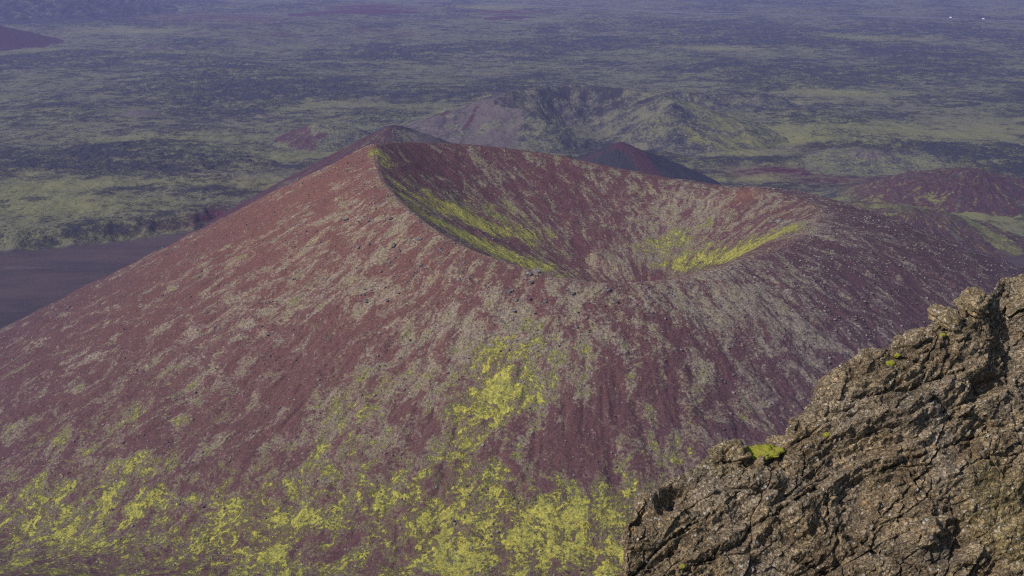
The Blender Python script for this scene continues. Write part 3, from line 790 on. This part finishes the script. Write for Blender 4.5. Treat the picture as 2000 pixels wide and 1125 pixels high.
_CR = {}
def crater_z(x, y):
    """height of the built crater mesh by looking up its nearest grid point"""
    from mathutils.kdtree import KDTree
    if 'b' not in _CR:
        o = bpy.data.objects['crater_hill']; me = o.data
        co = np.empty(len(me.vertices) * 3, F32); me.vertices.foreach_get('co', co); co = co.reshape(-1, 3)
        # bin the heights on a 0.75 m raster
        g = 1.0; x0, y0 = co[:, 0].min(), co[:, 1].min()
        ix = ((co[:, 0] - x0) / g).astype(int); iy = ((co[:, 1] - y0) / g).astype(int)
        H = np.full((iy.max() + 2, ix.max() + 2), -1e9, F32); W = np.zeros_like(H); A = np.zeros_like(H)
        np.add.at(A, (iy, ix), co[:, 2]); np.add.at(W, (iy, ix), 1)
        H = np.where(W > 0, A / np.maximum(W, 1), -1e9)
        _CR['b'] = (H, x0, y0, g)
    H, x0, y0, g = _CR['b']
    ix = np.clip(((x - x0) / g).astype(int), 0, H.shape[1] - 1); iy = np.clip(((y - y0) / g).astype(int), 0, H.shape[0] - 1)
    h = H[iy, ix]
    return np.where(h > -1e8, h, full_h(x, y))

# ------------------------------------------------------------------ foreground crag
CREST = [(1120,1330,9.0),(1170,1210,9.4),(1214,1105,9.8),(1222,1020,10.1),(1250,968,10.4),(1300,938,10.6),(1370,902,10.8),(1408,868,10.9),(1440,868,10.95),(1456,888,11.0),(1498,882,11.1),(1526,858,11.2),(1545,822,11.3),(1598,788,11.5),
         (1602,745,11.7),(1640,712,11.85),(1690,684,12.0),(1738,682,12.1),(1748,660,12.2),(1800,640,12.4),(1830,628,12.5),(1868,618,12.7),(1874,590,12.8),(1930,572,13.0),(1950,552,13.2),(2000,545,13.5),(2100,530,14.0),(2300,500,15.0)]
def crag_base(s, t):
    """s 0..1 along the crest, t: <0 in front of the crest (m), >0 behind it"""
    pts = np.array([at_depth(*c) for c in CREST])
    L = np.concatenate([[0], np.cumsum(np.linalg.norm(np.diff(pts, axis=0), axis=1))])
    S_ = s * L[-1]
    c = np.stack([np.interp(S_, L, pts[:, k]) for k in range(3)], -1)
    return c, L, pts

def mat_crag():
    t = NT('weathered_tuff')
    pos = t.geo()
    stv = t.attr('strata', True)
    tone, olive, hollow = t.attr('tone'), t.attr('olive'), t.attr('crack')
    n0 = t.noise(pos, .9, 4, .6); n1 = t.noise(pos, 3.5, 6, .65); n2 = t.noise(pos, 14, 6, .72); n3 = t.noise(pos, 48, 4, .7)
    col = t.mix(t.step(n1, .32, .68), (.180, .128, .076), (.400, .300, .180))
    col = t.mix(t.mul(t.step(n0, .45, .65), .5), col, (.250, .220, .190))
    col = t.mix(t.mul(t.step(n2, .50, .70), .65), col, (.095, .070, .054))
    col = t.mix(t.mul(t.step(t.noise(pos, 6, 4, .7), .56, .70), .55), col, (.28, .16, .06))
    col = t.mix(t.mul(olive, .7), col, t.mix(n2, (.22, .165, .07), (.33, .26, .12)))
    col = t.gain(col, t.add(.75, t.mul(tone, .5)))
    lay = t.noise(stv, 1.0, 5, .68)
    col = t.gain(col, t.add(.55, t.mul(lay, .9)))
    va = t.n('ShaderNodeTexVoronoi'); t.put(va.inputs['Vector'], pos); va.inputs['Scale'].default_value = 34
    ca = t.n('ShaderNodeSeparateColor'); t.put(ca.inputs[0], va.outputs['Color'])
    vb = t.n('ShaderNodeTexVoronoi'); t.put(vb.inputs['Vector'], pos); vb.inputs['Scale'].default_value = 75
    cb = t.n('ShaderNodeSeparateColor'); t.put(cb.inputs[0], vb.outputs['Color'])
    col = t.gain(col, t.add(.25, t.mul(t.math('POWER', ca.outputs[0], 3.0), 1.15), t.mul(cb.outputs[0], .85)))
    # pale and black fragments set in the rock
    v1 = t.n('ShaderNodeTexVoronoi'); t.put(v1.inputs['Vector'], pos); v1.inputs['Scale'].default_value = 24
    c1 = t.n('ShaderNodeSeparateColor'); t.put(c1.inputs[0], v1.outputs['Color'])
    sp = t.step(t.sub(t.mul(t.math('POWER', c1.outputs[0], 3.6), .52), v1.outputs['Distance']), 0.0, .10)
    v2 = t.n('ShaderNodeTexVoronoi'); t.put(v2.inputs['Vector'], pos); v2.inputs['Scale'].default_value = 62
    c2 = t.n('ShaderNodeSeparateColor'); t.put(c2.inputs[0], v2.outputs['Color'])
    sp2 = t.step(t.sub(t.mul(t.math('POWER', c2.outputs[0], 2.6), .55), v2.outputs['Distance']), 0.0, .12)
    dk = t.step(t.sub(t.mul(t.math('POWER', c2.outputs[1], 3.0), .5), v2.outputs['Distance']), 0.0, .12)
    col = t.mix(t.mul(dk, .75), col, (.030, .024, .022))
    col = t.mix(t.mul(sp2, .75), col, (.42, .36, .30))
    col = t.mix(t.mul(sp, .9), col, t.mix(c1.outputs[1], (.40, .34, .28), (.68, .66, .62)))
    col = t.mix(t.mul(hollow, .55), col, (.040, .028, .020))
    h = t.add(t.mul(n1, .10), t.mul(n2, .075), t.mul(n3, .03), t.mul(lay, .07), t.mul(ca.outputs[1], .022), t.mul(sp, .012), t.mul(dk, -.010))
    return t.done(col, .82, t.bump(h, 1.0, .8), .25)

def worley_blocks(p, scale, seed, flat, nb):
    """angular blocks flattened along the bedding normal nb: (step per block, distance to crack)"""
    a = np.cross(nb, [0, 0, 1.]); a /= np.linalg.norm(a); b = np.cross(nb, a)
    q = np.stack([p @ a, p @ b, (p @ nb) * flat], 1) * scale
    q = q + .22 * np.stack([fbm3(q * 1.3 + k * 9.1, 2, seed + k) for k in range(3)], 1)
    f1, f2, cid, rel = worley3(q, seed)
    lv = (cid & np.uint32(1023)).astype(F32) / 1023
    tl = np.stack([((cid >> np.uint32(10)) & np.uint32(255)).astype(F32) / 255 - .5, ((cid >> np.uint32(18)) & np.uint32(255)).astype(F32) / 255 - .5], 1)
    return lv - .5, rel[:, 0] * tl[:, 0] + rel[:, 1] * tl[:, 1], f2 - f1

BED = np.array([-.24, .02, .92]); BED /= np.linalg.norm(BED)
BA = np.cross(BED, [0, 0, 1.]); BA /= np.linalg.norm(BA); BB = np.cross(BED, BA)

def build_crag():
    nu, nv = 1150, 800
    s = np.linspace(0, 1, nu)
    # across: 620 rows in front, the rest over the top and down the back
    fr = np.linspace(-1, 0, 600) ; fr = -np.abs(fr) ** 1.15 * 4.2
    bk = np.linspace(0, 1, 110)[1:] ** 1.3 * 3.5
    t = np.concatenate([fr, bk]); nv = len(t)
    SS, TT = np.meshgrid(s, t); SS = SS.ravel(); TT = TT.ravel()
    c, L, pts = crag_base(SS, TT)
    # front leans toward the camera, round shoulder at the crest, steep back
    f = np.maximum(-TT, 0); b = np.maximum(TT, 0)
    w = .22
    drop_f = .92 * (np.sqrt(f * f + w * w) - w)
    fdir = np.array([.10, -1.0])
    P = c.copy()
    P[:, 0] += fdir[0] * f * .9 + .15 * b
    P[:, 1] += fdir[1] * f * .78 + b * .55
    P[:, 2] -= drop_f * .95 + 1.5 * (np.sqrt(b * b + .12) - .3464)
    # smooth the jumps of the crest away from the skyline
    G = P.reshape(nv, nu, 3)
    blur = G.copy(); k = np.hanning(221); k /= k.sum()
    for a in range(3):
        pad = np.pad(G[..., a], ((0, 0), (110, 110)), mode='edge')
        blur[..., a] = np.apply_along_axis(lambda r: np.convolve(r, k, 'valid'), 1, pad)
    ww = sstep(.04, .45, np.abs(t))[:, None, None]
    G = G * (1 - ww) + blur * ww
    P = G.reshape(-1, 3)
    # normals of the base
    du = np.gradient(G, axis=1); dv = np.gradient(G, axis=0)
    N = np.cross(du, dv).reshape(-1, 3); N /= np.linalg.norm(N, axis=1)[:, None] + 1e-9
    vdir = EYE - P
    if (np.sum(N * vdir, 1) > 0).mean() < .5: N = -N
    edge = sstep(0, .25, np.abs(TT))
    # big forms, ledges along the bedding, blocks and cracks
    wob = fbm3(P * .9, 4, 201)
    big = fbm3(P * np.array([.55, .55, .55]), 3, 210)
    bed = (P @ BED) + .16 * wob + .05 * fbm3(P * 3.5, 3, 205)
    ph = bed / .34; saw = ph - np.floor(ph)
    ledge = np.where(saw < .82, saw / .82, (1 - saw) / .18) - .5
    ph2 = bed / .095 + 2 * fbm3(P * .7, 2, 220); saw2 = ph2 - np.floor(ph2); ledge2 = np.where(saw2 < .75, saw2 / .75, (1 - saw2) / .25) - .5
    l1, t1, c1 = worley_blocks(P, 1.05, 301, 1.7, BED)
    l2, t2, c2 = worley_blocks(P, 2.6, 311, 2.2, BED)
    l3, t3, c3 = worley_blocks(P, 7.5, 321, 1.8, BED)
    lm = sstep(-.25, .25, fbm3(P * .8, 2, 230))
    crack1 = sstep(.035, .0, c1) * sstep(-.15, .1, fbm3(P * .9, 2, 241)); crack2 = sstep(.045, .0, c2) * sstep(-.05, .2, fbm3(P * 1.1, 2, 240))
    fine = fbm3(P * 5.5, 4, 250, ridged=True); fine2 = fbm3(P * 17, 3, 260)
    D = .16 * big + .085 * ledge * (.3 + .9 * lm) + .042 * ledge2 * (.35 + .65 * lm) + 0.07 * l1 + .12 * t1 + .042 * l2 + .085 * t2 + .034 * l3 + .05 * t3 \
        - .05 * crack1 - .04 * crack2 + .026 * fine + .022 * fine2
    # features at their own places on the face
    G0 = P
    rel = G0 - EYE; fw = rel[:, 1] * CP - rel[:, 2] * SP; up = rel[:, 1] * SP + rel[:, 2] * CP
    bx = 1000 + FPX * rel[:, 0] / fw; by = 562.5 - FPX * up / fw
    front = TT <= .05
    def spot(px, py):
        k = np.argmin(np.where(front, (bx - px) ** 2 + (by - py) ** 2, 1e12)); return P[k]
    hol = np.zeros(len(P)); wv = np.stack([fbm3(P * 2.2 + k * 7.7, 4, 290 + k) for k in range(3)], 1) * 1.6
    def dent(px, py, r, depth, sx=1., sy=1., hard=2.0):
        nonlocal D, hol
        q = P - spot(px, py) + r * .55 * wv
        dd = np.sqrt((q[:, 0] / sx) ** 2 + (q[:, 1]) ** 2 + (q[:, 2] / sy) ** 2) / r
        m = np.exp(-dd ** (2 * hard)); D = D - depth * m
        if depth > 0: hol = np.maximum(hol, .0 * m)
    dent(1335, 962, .24, .26, 1.25, .8); dent(1425, 885, .13, .16); dent(1240, 1000, .12, .14); dent(1300, 985, .13, .12)
    dent(1985, 640, .30, .22, .9, 1.0); dent(1998, 710, .44, .30, 1.0, .9, 1.2); dent(1930, 745, .2, .2, 1.4, .6)
    dent(1660, 985, .34, .12, .8, 1.0, 3); dent(1690, 1040, .24, .06); dent(1870, 1060, .2, .10, .6, 1.3); dent(1560, 1000, .2, -.14); dent(1480, 960, .25, -.12)
    dent(1790, 1030, .22, -.16); dent(1860, 910, .2, -.10, 1.6, .7); dent(1750, 800, .35, -.14, 1.6, .6); dent(1660, 870, .3, .1, 1.5, .5); dent(1940, 1000, .5, -.22, .8, 1.3, 3)
    crk = np.zeros(len(P))
    def crack(line, width=.018, depth=.14):
        nonlocal D, crk
        w3 = [spot(*p) for p in line]
        best = np.full(len(P), 9.)
        Pw = P + .035 * np.stack([wob, fine2, wob * .7], 1) * 2
        for a, b_ in zip(w3[:-1], w3[1:]):
            v = b_ - a; LL = v @ v + 1e-9; tt = np.clip((Pw - a) @ v / LL, 0, 1)
            best = np.minimum(best, np.linalg.norm(Pw - a - tt[:, None] * v, axis=1))
        m = np.exp(-(best / (width * .72)) ** 2); D = D - depth * .48 * m; crk = np.maximum(crk, m)
    crack([(1655,790),(1700,775),(1780,760),(1840,735),(1890,720)], .03, .16)
    crack([(1610,860),(1680,850),(1790,825),(1880,790),(1960,760)], .015, .10)
    crack([(1720,920),(1810,885),(1900,855),(1990,845)], .022, .14)
    crack([(1760,890),(1800,950),(1830,975)], .02, .12)
    crack([(1620,960),(1625,1010),(1645,1030),(1690,1060),(1725,1010),(1800,930)], .02, .12)
    crack([(1240,1125),(1300,1060),(1340,1030),(1400,1000)], .02, .12)
    crack([(1345,1115),(1420,1075),(1455,1060),(1470,1030),(1600,950)], .03, .15)
    crack([(1880,1020),(1870,1080),(1895,1120)], .03, .16)
    crack([(1885,1085),(1920,1055),(1965,1040),(1975,1020),(1950,995)], .016, .14)
    crack([(1965,1040),(1955,1080),(1915,1100),(1905,1125)], .016, .14)
    crack([(1960,970),(1965,1000)], .014, .12); crack([(1975,900),(1970,960)], .012, .1)
    crack([(1690,1060),(1780,1100),(1830,1125)], .03, .15); crack([(1500,1060),(1560,1090),(1640,1125)], .03, .16)
    crack([(1540,880),(1545,940),(1580,965)], .012, .08); crack([(1800,690),(1850,675),(1900,660)], .02, .12)
    crack([(1740,690),(1755,730),(1740,760)], .016, .1); crack([(1820,650),(1870,640),(1930,645)], .02, .1)
    q = P - spot(1945, 1000); olive = sstep(.75, .35, np.sqrt((q[:, 0] / .75) ** 2 + q[:, 1] ** 2 + (q[:, 2] / 1.1) ** 2))
    D = D * (1 - .55 * olive) - .0
    D = D * (.45 + .55 * edge)
    D = np.clip(D, -.8, .5)
    P = P + N * D[:, None]
    # undercut: shift ledge tops outward a little for real overhangs
    P[:, 1] -= (.05 * ledge * lm * edge); P[:, 0] -= .03 * ledge * lm * edge
    tone = .5 + .9 * fbm3(P * 1.3, 3, 270) + .5 * (l1 * .5 + l2 * .4)
    attrs = dict(tone=np.clip(tone, 0, 1.2), strata=np.stack([P @ BA * 2.2, P @ BB * 2.2, (bed + .03 * fine2) * 22], 1), olive=olive + .5 * sstep(.1, .4, fbm3(P * .6, 2, 280)), crack=np.clip(np.maximum(crk, crack1 * .5), 0, 1))
    me = grid_mesh('rock_outcrop', P, nu, nv, attrs)
    o = link('rock_outcrop', me, MAT_CRAG)
    thing(o, 'big brown cracked rock outcrop with pale specks in the lower right foreground', 'rock')
    _CR['crag'] = (P, bx, by, front, N)
    return o

def crag_pos(px, py):
    """point of the built face under a photo pixel"""
    P, bx, by, front, N = _CR['crag']
    rel = P - EYE; fw = rel[:, 1] * CP - rel[:, 2] * SP; up = rel[:, 1] * SP + rel[:, 2] * CP
    ax = 1000 + FPX * rel[:, 0] / fw; ay = 562.5 - FPX * up / fw
    d = np.hypot(ax - px, ay - py); k = np.argsort(d)[:40]
    k = k[np.argmin(fw[k])]
    return P[k].copy()

def block_mesh(name, seed, size, sub=6, squash=(1, 1, 1)):
    """a broken block of the same rock"""
    bm = bmesh.new(); bmesh.ops.create_icosphere(bm, subdivisions=sub, radius=1)
    V = np.array([v.co[:] for v in bm.verts]); rng = np.random.default_rng(seed)
    Vs = V.copy()
    V = np.sign(V) * np.abs(V) ** .6
    for k in range(18):
        n = rng.normal(size=3); n /= np.linalg.norm(n); dc = rng.uniform(.45, .85)
        dd = V @ n - dc; V = V - np.where(dd > 0, dd, 0)[:, None] * n * .93
    V = V * np.array(size)
    nn = Vs / np.linalg.norm(Vs, axis=1)[:, None]
    ph = (V[:, 2] + .05 * fbm3(V * 3 + seed, 3, seed)) / .10; sw = ph - np.floor(ph); led = np.where(sw < .8, sw / .8, (1 - sw) / .2) - .5
    D = .035 * led + .10 * fbm3(V * 2.5 + seed, 3, seed + 1) + .045 * fbm3(V * 8 + seed, 3, seed + 2, ridged=True) + .014 * fbm3(V * 22, 3, seed + 3)
    V = V + nn * D[:, None]
    for v, c in zip(bm.verts, V): v.co = c
    me = bpy.data.meshes.new(name); bm.to_mesh(me); bm.free()
    me.polygons.foreach_set('use_smooth', np.ones(len(me.polygons), bool))
    for an, v in (('tone', .55), ('olive', .25), ('crack', 0.)):
        a = me.attributes.new(an, 'FLOAT', 'POINT'); a.data.foreach_set('value', np.full(len(me.vertices), v, F32))
    a = me.attributes.new('strata', 'FLOAT_VECTOR', 'POINT'); a.data.foreach_set('vector', (V * np.array([2.2, 2.2, 22])).astype(F32).ravel())
    me.materials.append(MAT_CRAG)
    return me

def build_crag_blocks(root):
    def blk(name, px, py, Y, size, rot, seed):
        o = link(name, block_mesh(name, seed, size), None, root)
        o.location = at_depth(px, py, Y); o.rotation_euler = rot
        return o
    blk('rock_slab', 1856, 624, 12.55, (.25, .30, .060), (.1, .06, .15), 401)
    blk('rock_block', 1906, 592, 12.85, (.20, .30, .13), (.1, -.12, .1), 402)
    blk('rock_block', 1990, 575, 13.3, (.32, .40, .17), (.0, -.10, -.1), 403)

def mat_cushion():
    t = NT('moss_cushion')
    pos = t.geo(); n = t.noise(pos, 60, 4, .7); m = t.noise(pos, 9, 3, .6)
    col = t.mix(n, (.15, .155, .02), (.46, .44, .06)); col = t.mix(t.step(m, .5, .7), col, (.36, .33, .08))
    return t.done(col, .95, t.bump(n, 1.0, .03), .1)

def build_cushions():
    mat = mat_cushion()
    for px, py, size, sq, lb, seed in ((1486, 880, .15, .20, 'largest bright yellow-green moss cushion in a notch of the rock skyline', 1), (1741, 707, .04, .7, 'pale green moss cushion pair on the rock face below the upper ledges, left tuft', 2),
                                 (1752, 697, .026, .7, 'pale green moss tuft touching the upper right of another tuft on the rock face', 3), (1976, 602, .05, .5, 'dark yellow-green moss in the shaded recess near the right edge', 4),
                                 (1612, 846, .03, .6, 'small green moss tuft beside a crack left of the rock middle', 5), (1334, 1109, .026, .8, 'tiny green moss tuft low on the rock near the bottom edge', 6), (1841, 652, .028, .7, 'tiny green moss tuft under the protruding upper slab', 7)):
        bm = bmesh.new(); bmesh.ops.create_icosphere(bm, subdivisions=5, radius=1)
        V = np.array([v.co[:] for v in bm.verts]); n = V.copy()
        V = V * np.array([1.35 if seed > 1 else 1.5, .9, sq]); V = V + n * (.50 * fbm3(V * 1.7 + seed * 5, 4, seed) + .12 * fbm3(V * 9 + seed, 2, seed + 9, ridged=True))[:, None]
        for v, c in zip(bm.verts, V * size): v.co = c
        me = bpy.data.meshes.new('moss_cushion'); bm.to_mesh(me); bm.free()
        me.polygons.foreach_set('use_smooth', np.ones(len(me.polygons), bool))
        o = link('moss_cushion', me, mat); p = crag_pos(px, py)
        v = EYE - p; v /= np.linalg.norm(v)
        o.location = p + v * size * .10 + np.array([0, 0, -.10 * size]); o.rotation_euler = (.5, -.25, .2) if seed > 1 else (.05, -.12, .0)
        thing(o, lb, 'moss')

# ------------------------------------------------------------------ road and vehicles
def plain(name, col, rough=.6, metal=0):
    t = NT(name); pos = t.geo(); n = t.noise(pos, 1.5, 3, .6)
    return t.done(t.mix(n, tuple(c * .9 for c in col), tuple(min(1, c * 1.08) for c in col)), rough, None, .4)

def build_road():
    # resample the centre line
    pts = ROAD; L = np.concatenate([[0], np.cumsum(np.hypot(*np.diff(pts, axis=0).T))])
    s = np.linspace(0, L[-1], 500); c = np.stack([np.interp(s, L, pts[:, k]) for k in (0, 1)], 1)
    k = np.hanning(41); k /= k.sum()
    c = np.stack([np.convolve(np.pad(c[:, a], 20, mode='edge'), k, 'valid') for a in (0, 1)], 1)
    d = np.gradient(c, axis=0); d /= np.linalg.norm(d, axis=1)[:, None]; nrm = np.stack([-d[:, 1], d[:, 0]], 1)
    prof = [(-12, -2.0), (-5, 1.6), (5, 1.6), (12, -2.0)]
    P = np.array([[*(c[i] + nrm[i] * o), z] for i in range(len(c)) for o, z in prof])
    me = grid_mesh('road', P, 4, len(c), None, smooth=False)
    t = NT('road_gravel'); pos = t.geo()
    structure(link('road', me, t.done(t.mix(t.noise(pos, .05, 4, .6), (.08, .08, .09), (.13, .125, .14)), .9)), 'thin grey road crossing the plain near the top')
    return c, d

def box(bm, x0, x1, y0, y1, z0, z1, taper=0.0):
    v = [bm.verts.new(p) for p in ((x0,y0,z0),(x1,y0,z0),(x1,y1,z0),(x0,y1,z0),(x0+taper,y0+.06,z1),(x1-taper,y0+.06,z1),(x1-taper,y1-.06,z1),(x0+taper,y1-.06,z1))]
    for f in ((3,2,1,0),(4,5,6,7),(0,1,5,4),(1,2,6,5),(2,3,7,6),(3,0,4,7)): bm.faces.new([v[i] for i in f])

def part_mesh(name, boxes, mat, bevel=.05):
    bm = bmesh.new()
    for b in boxes: box(bm, *b)
    if bevel: bmesh.ops.bevel(bm, geom=list(bm.edges), offset=bevel, segments=2, affect='EDGES')
    me = bpy.data.meshes.new(name); bm.to_mesh(me); bm.free(); me.materials.append(mat)
    return me

def build_vans(c, d):
    white = plain('white_paint', (.80, .80, .80), .35); glass = plain('dark_glass', (.03, .035, .04), .1); tyre = plain('black_rubber', (.02, .02, .02), .9)
    body = part_mesh('body', [(-3.4, 2.0, -1.1, 1.1, .45, 3.1, .06), (1.95, 3.4, -1.05, 1.05, .45, 1.35, .05), (1.95, 3.0, -1.0, 1.0, 1.3, 2.3, .25)], white)
    ws = part_mesh('windscreen', [(2.70, 2.98, -.85, .85, 1.42, 2.15, .1)], glass, .02); win = part_mesh('window', [(-1.6, .2, -1.13, -1.06, 1.7, 2.4, .02)], glass, .01)
    bm = bmesh.new(); bmesh.ops.create_cone(bm, cap_ends=True, segments=20, radius1=.4, radius2=.4, depth=.28); bmesh.ops.rotate(bm, verts=bm.verts, matrix=Matrix.Rotation(math.pi / 2, 3, 'X'))
    wh = bpy.data.meshes.new('wheel'); bm.to_mesh(wh); bm.free(); wh.materials.append(tyre)
    root = None
    for px, lb in ((1856, 'small white camper van on the distant road, the left one'), (1919, 'small white camper van on the distant road, the right one nearer the frame edge')):
        k = np.argmin(np.abs(1000 + FPX * c[:, 0] / (c[:, 1] * CP + EYE[2] * SP) - px))
        o = bpy.data.objects.new('camper_van', None); COL.objects.link(o)
        link('body', body, None, o); link('windscreen', ws, None, o); link('window', win, None, o)
        for x in (-2.1, 2.3):
            for y in (-.95, .95):
                w = link('wheel', wh, None, o); w.location = (x, y, .4)
        o.location = (c[k, 0], c[k, 1], 1.61); o.rotation_euler = (0, 0, math.atan2(d[k, 1], d[k, 0]) + (math.pi if px == 1856 else 0))
        thing(o, lb, 'van', 'white vans on the far road')

# ------------------------------------------------------------------ light, air, camera
def build_light():
    w = bpy.data.worlds.new('World'); S.world = w; w.use_nodes = True
    nt = w.node_tree; nt.nodes.clear()
    out = nt.nodes.new('ShaderNodeOutputWorld'); bg = nt.nodes.new('ShaderNodeBackground'); sky = nt.nodes.new('ShaderNodeTexSky')
    sky.sky_type = 'NISHITA'; sky.sun_disc = False
    el, az = math.radians(40), math.radians(SUN_AZ)
    sky.sun_elevation = el; sky.sun_rotation = az
    bg.inputs['Strength'].default_value = SKY_STR
    nt.links.new(sky.outputs[0], bg.inputs[0]); nt.links.new(bg.outputs[0], out.inputs[0])
    # compass azimuth clockwise from +Y
    v = Vector((math.sin(az) * math.cos(el), math.cos(az) * math.cos(el), math.sin(el)))
    l = bpy.data.lights.new('sun', 'SUN'); l.energy = SUN_STR; l.angle = math.radians(.5); l.color = (1, .94, .86)
    o = bpy.data.objects.new('sun', l); COL.objects.link(o); o.rotation_euler = v.to_track_quat('Z', 'Y').to_euler(); o.location = (0, 0, 400)

def build_haze():
    me = bpy.data.meshes.new('haze'); bm = bmesh.new()
    x0, x1, y0, y1, z0, z1 = -14000, 14000, -400, 16500, -32, 226
    v = [bm.verts.new(p) for p in ((x0,y0,z0),(x1,y0,z0),(x1,y1,z0),(x0,y1,z0),(x0,y0,z1),(x1,y0,z1),(x1,y1,z1),(x0,y1,z1))]
    for f in ((3,2,1,0),(4,5,6,7),(0,1,5,4),(1,2,6,5),(2,3,7,6),(3,0,4,7)): bm.faces.new([v[i] for i in f])
    bm.to_mesh(me); bm.free()
    m = bpy.data.materials.new('haze_air'); m.use_nodes = True; nt = m.node_tree; nt.nodes.clear()
    out = nt.nodes.new('ShaderNodeOutputMaterial'); vp = nt.nodes.new('ShaderNodeVolumePrincipled')
    vp.inputs['Color'].default_value = (*HAZE_COL, 1); vp.inputs['Density'].default_value = HAZE_D; vp.inputs['Anisotropy'].default_value = .1
    nt.links.new(vp.outputs[0], out.inputs['Volume'])
    o = link('haze', me, m); o['kind'] = 'stuff'; o['label'] = 'thin blue haze over the plain'

SUN_AZ, SUN_STR, SKY_STR = -124.0, 3.4, 0.09
HAZE_COL, HAZE_D = (.44, .48, 1.0), .00013

def build_camera():
    cam = bpy.data.cameras.new('camera'); o = bpy.data.objects.new('camera', cam); COL.objects.link(o)
    cam.sensor_fit = 'HORIZONTAL'; cam.sensor_width = 36; cam.lens = 36 * FPX / 2000
    cam.clip_start = .5; cam.clip_end = 60000
    o.location = EYE; o.rotation_euler = (math.pi / 2 - PITCH, 0, 0)
    S.camera = o

import os
MAT_HILL = mat_hill(); MAT_STONE = mat_stone(); MAT_CRAG = mat_crag()
structure(build_crater(), 'large red volcanic crater cone with yellow moss streaks, filling the middle of the picture'); print('crater', time.time() - T0)
build_plain(); print('plain', time.time() - T0)
build_hills(); print('hills', time.time() - T0)
build_stones(); build_gravel(); print('stones', time.time() - T0)
crag = build_crag(); build_crag_blocks(crag); build_cushions(); print('crag', time.time() - T0)
c, d = build_road(); build_vans(c, d)
build_light(); build_haze(); build_camera()
S.view_settings.view_transform = 'Standard'; S.view_settings.look = 'None'; S.view_settings.exposure = 0.25; S.view_settings.gamma = 1
S.cycles.use_denoising = False; S.cycles.filter_width = 1.15
S.cycles.max_bounces = 6; S.cycles.volume_bounces = 1
print('done', time.time() - T0)
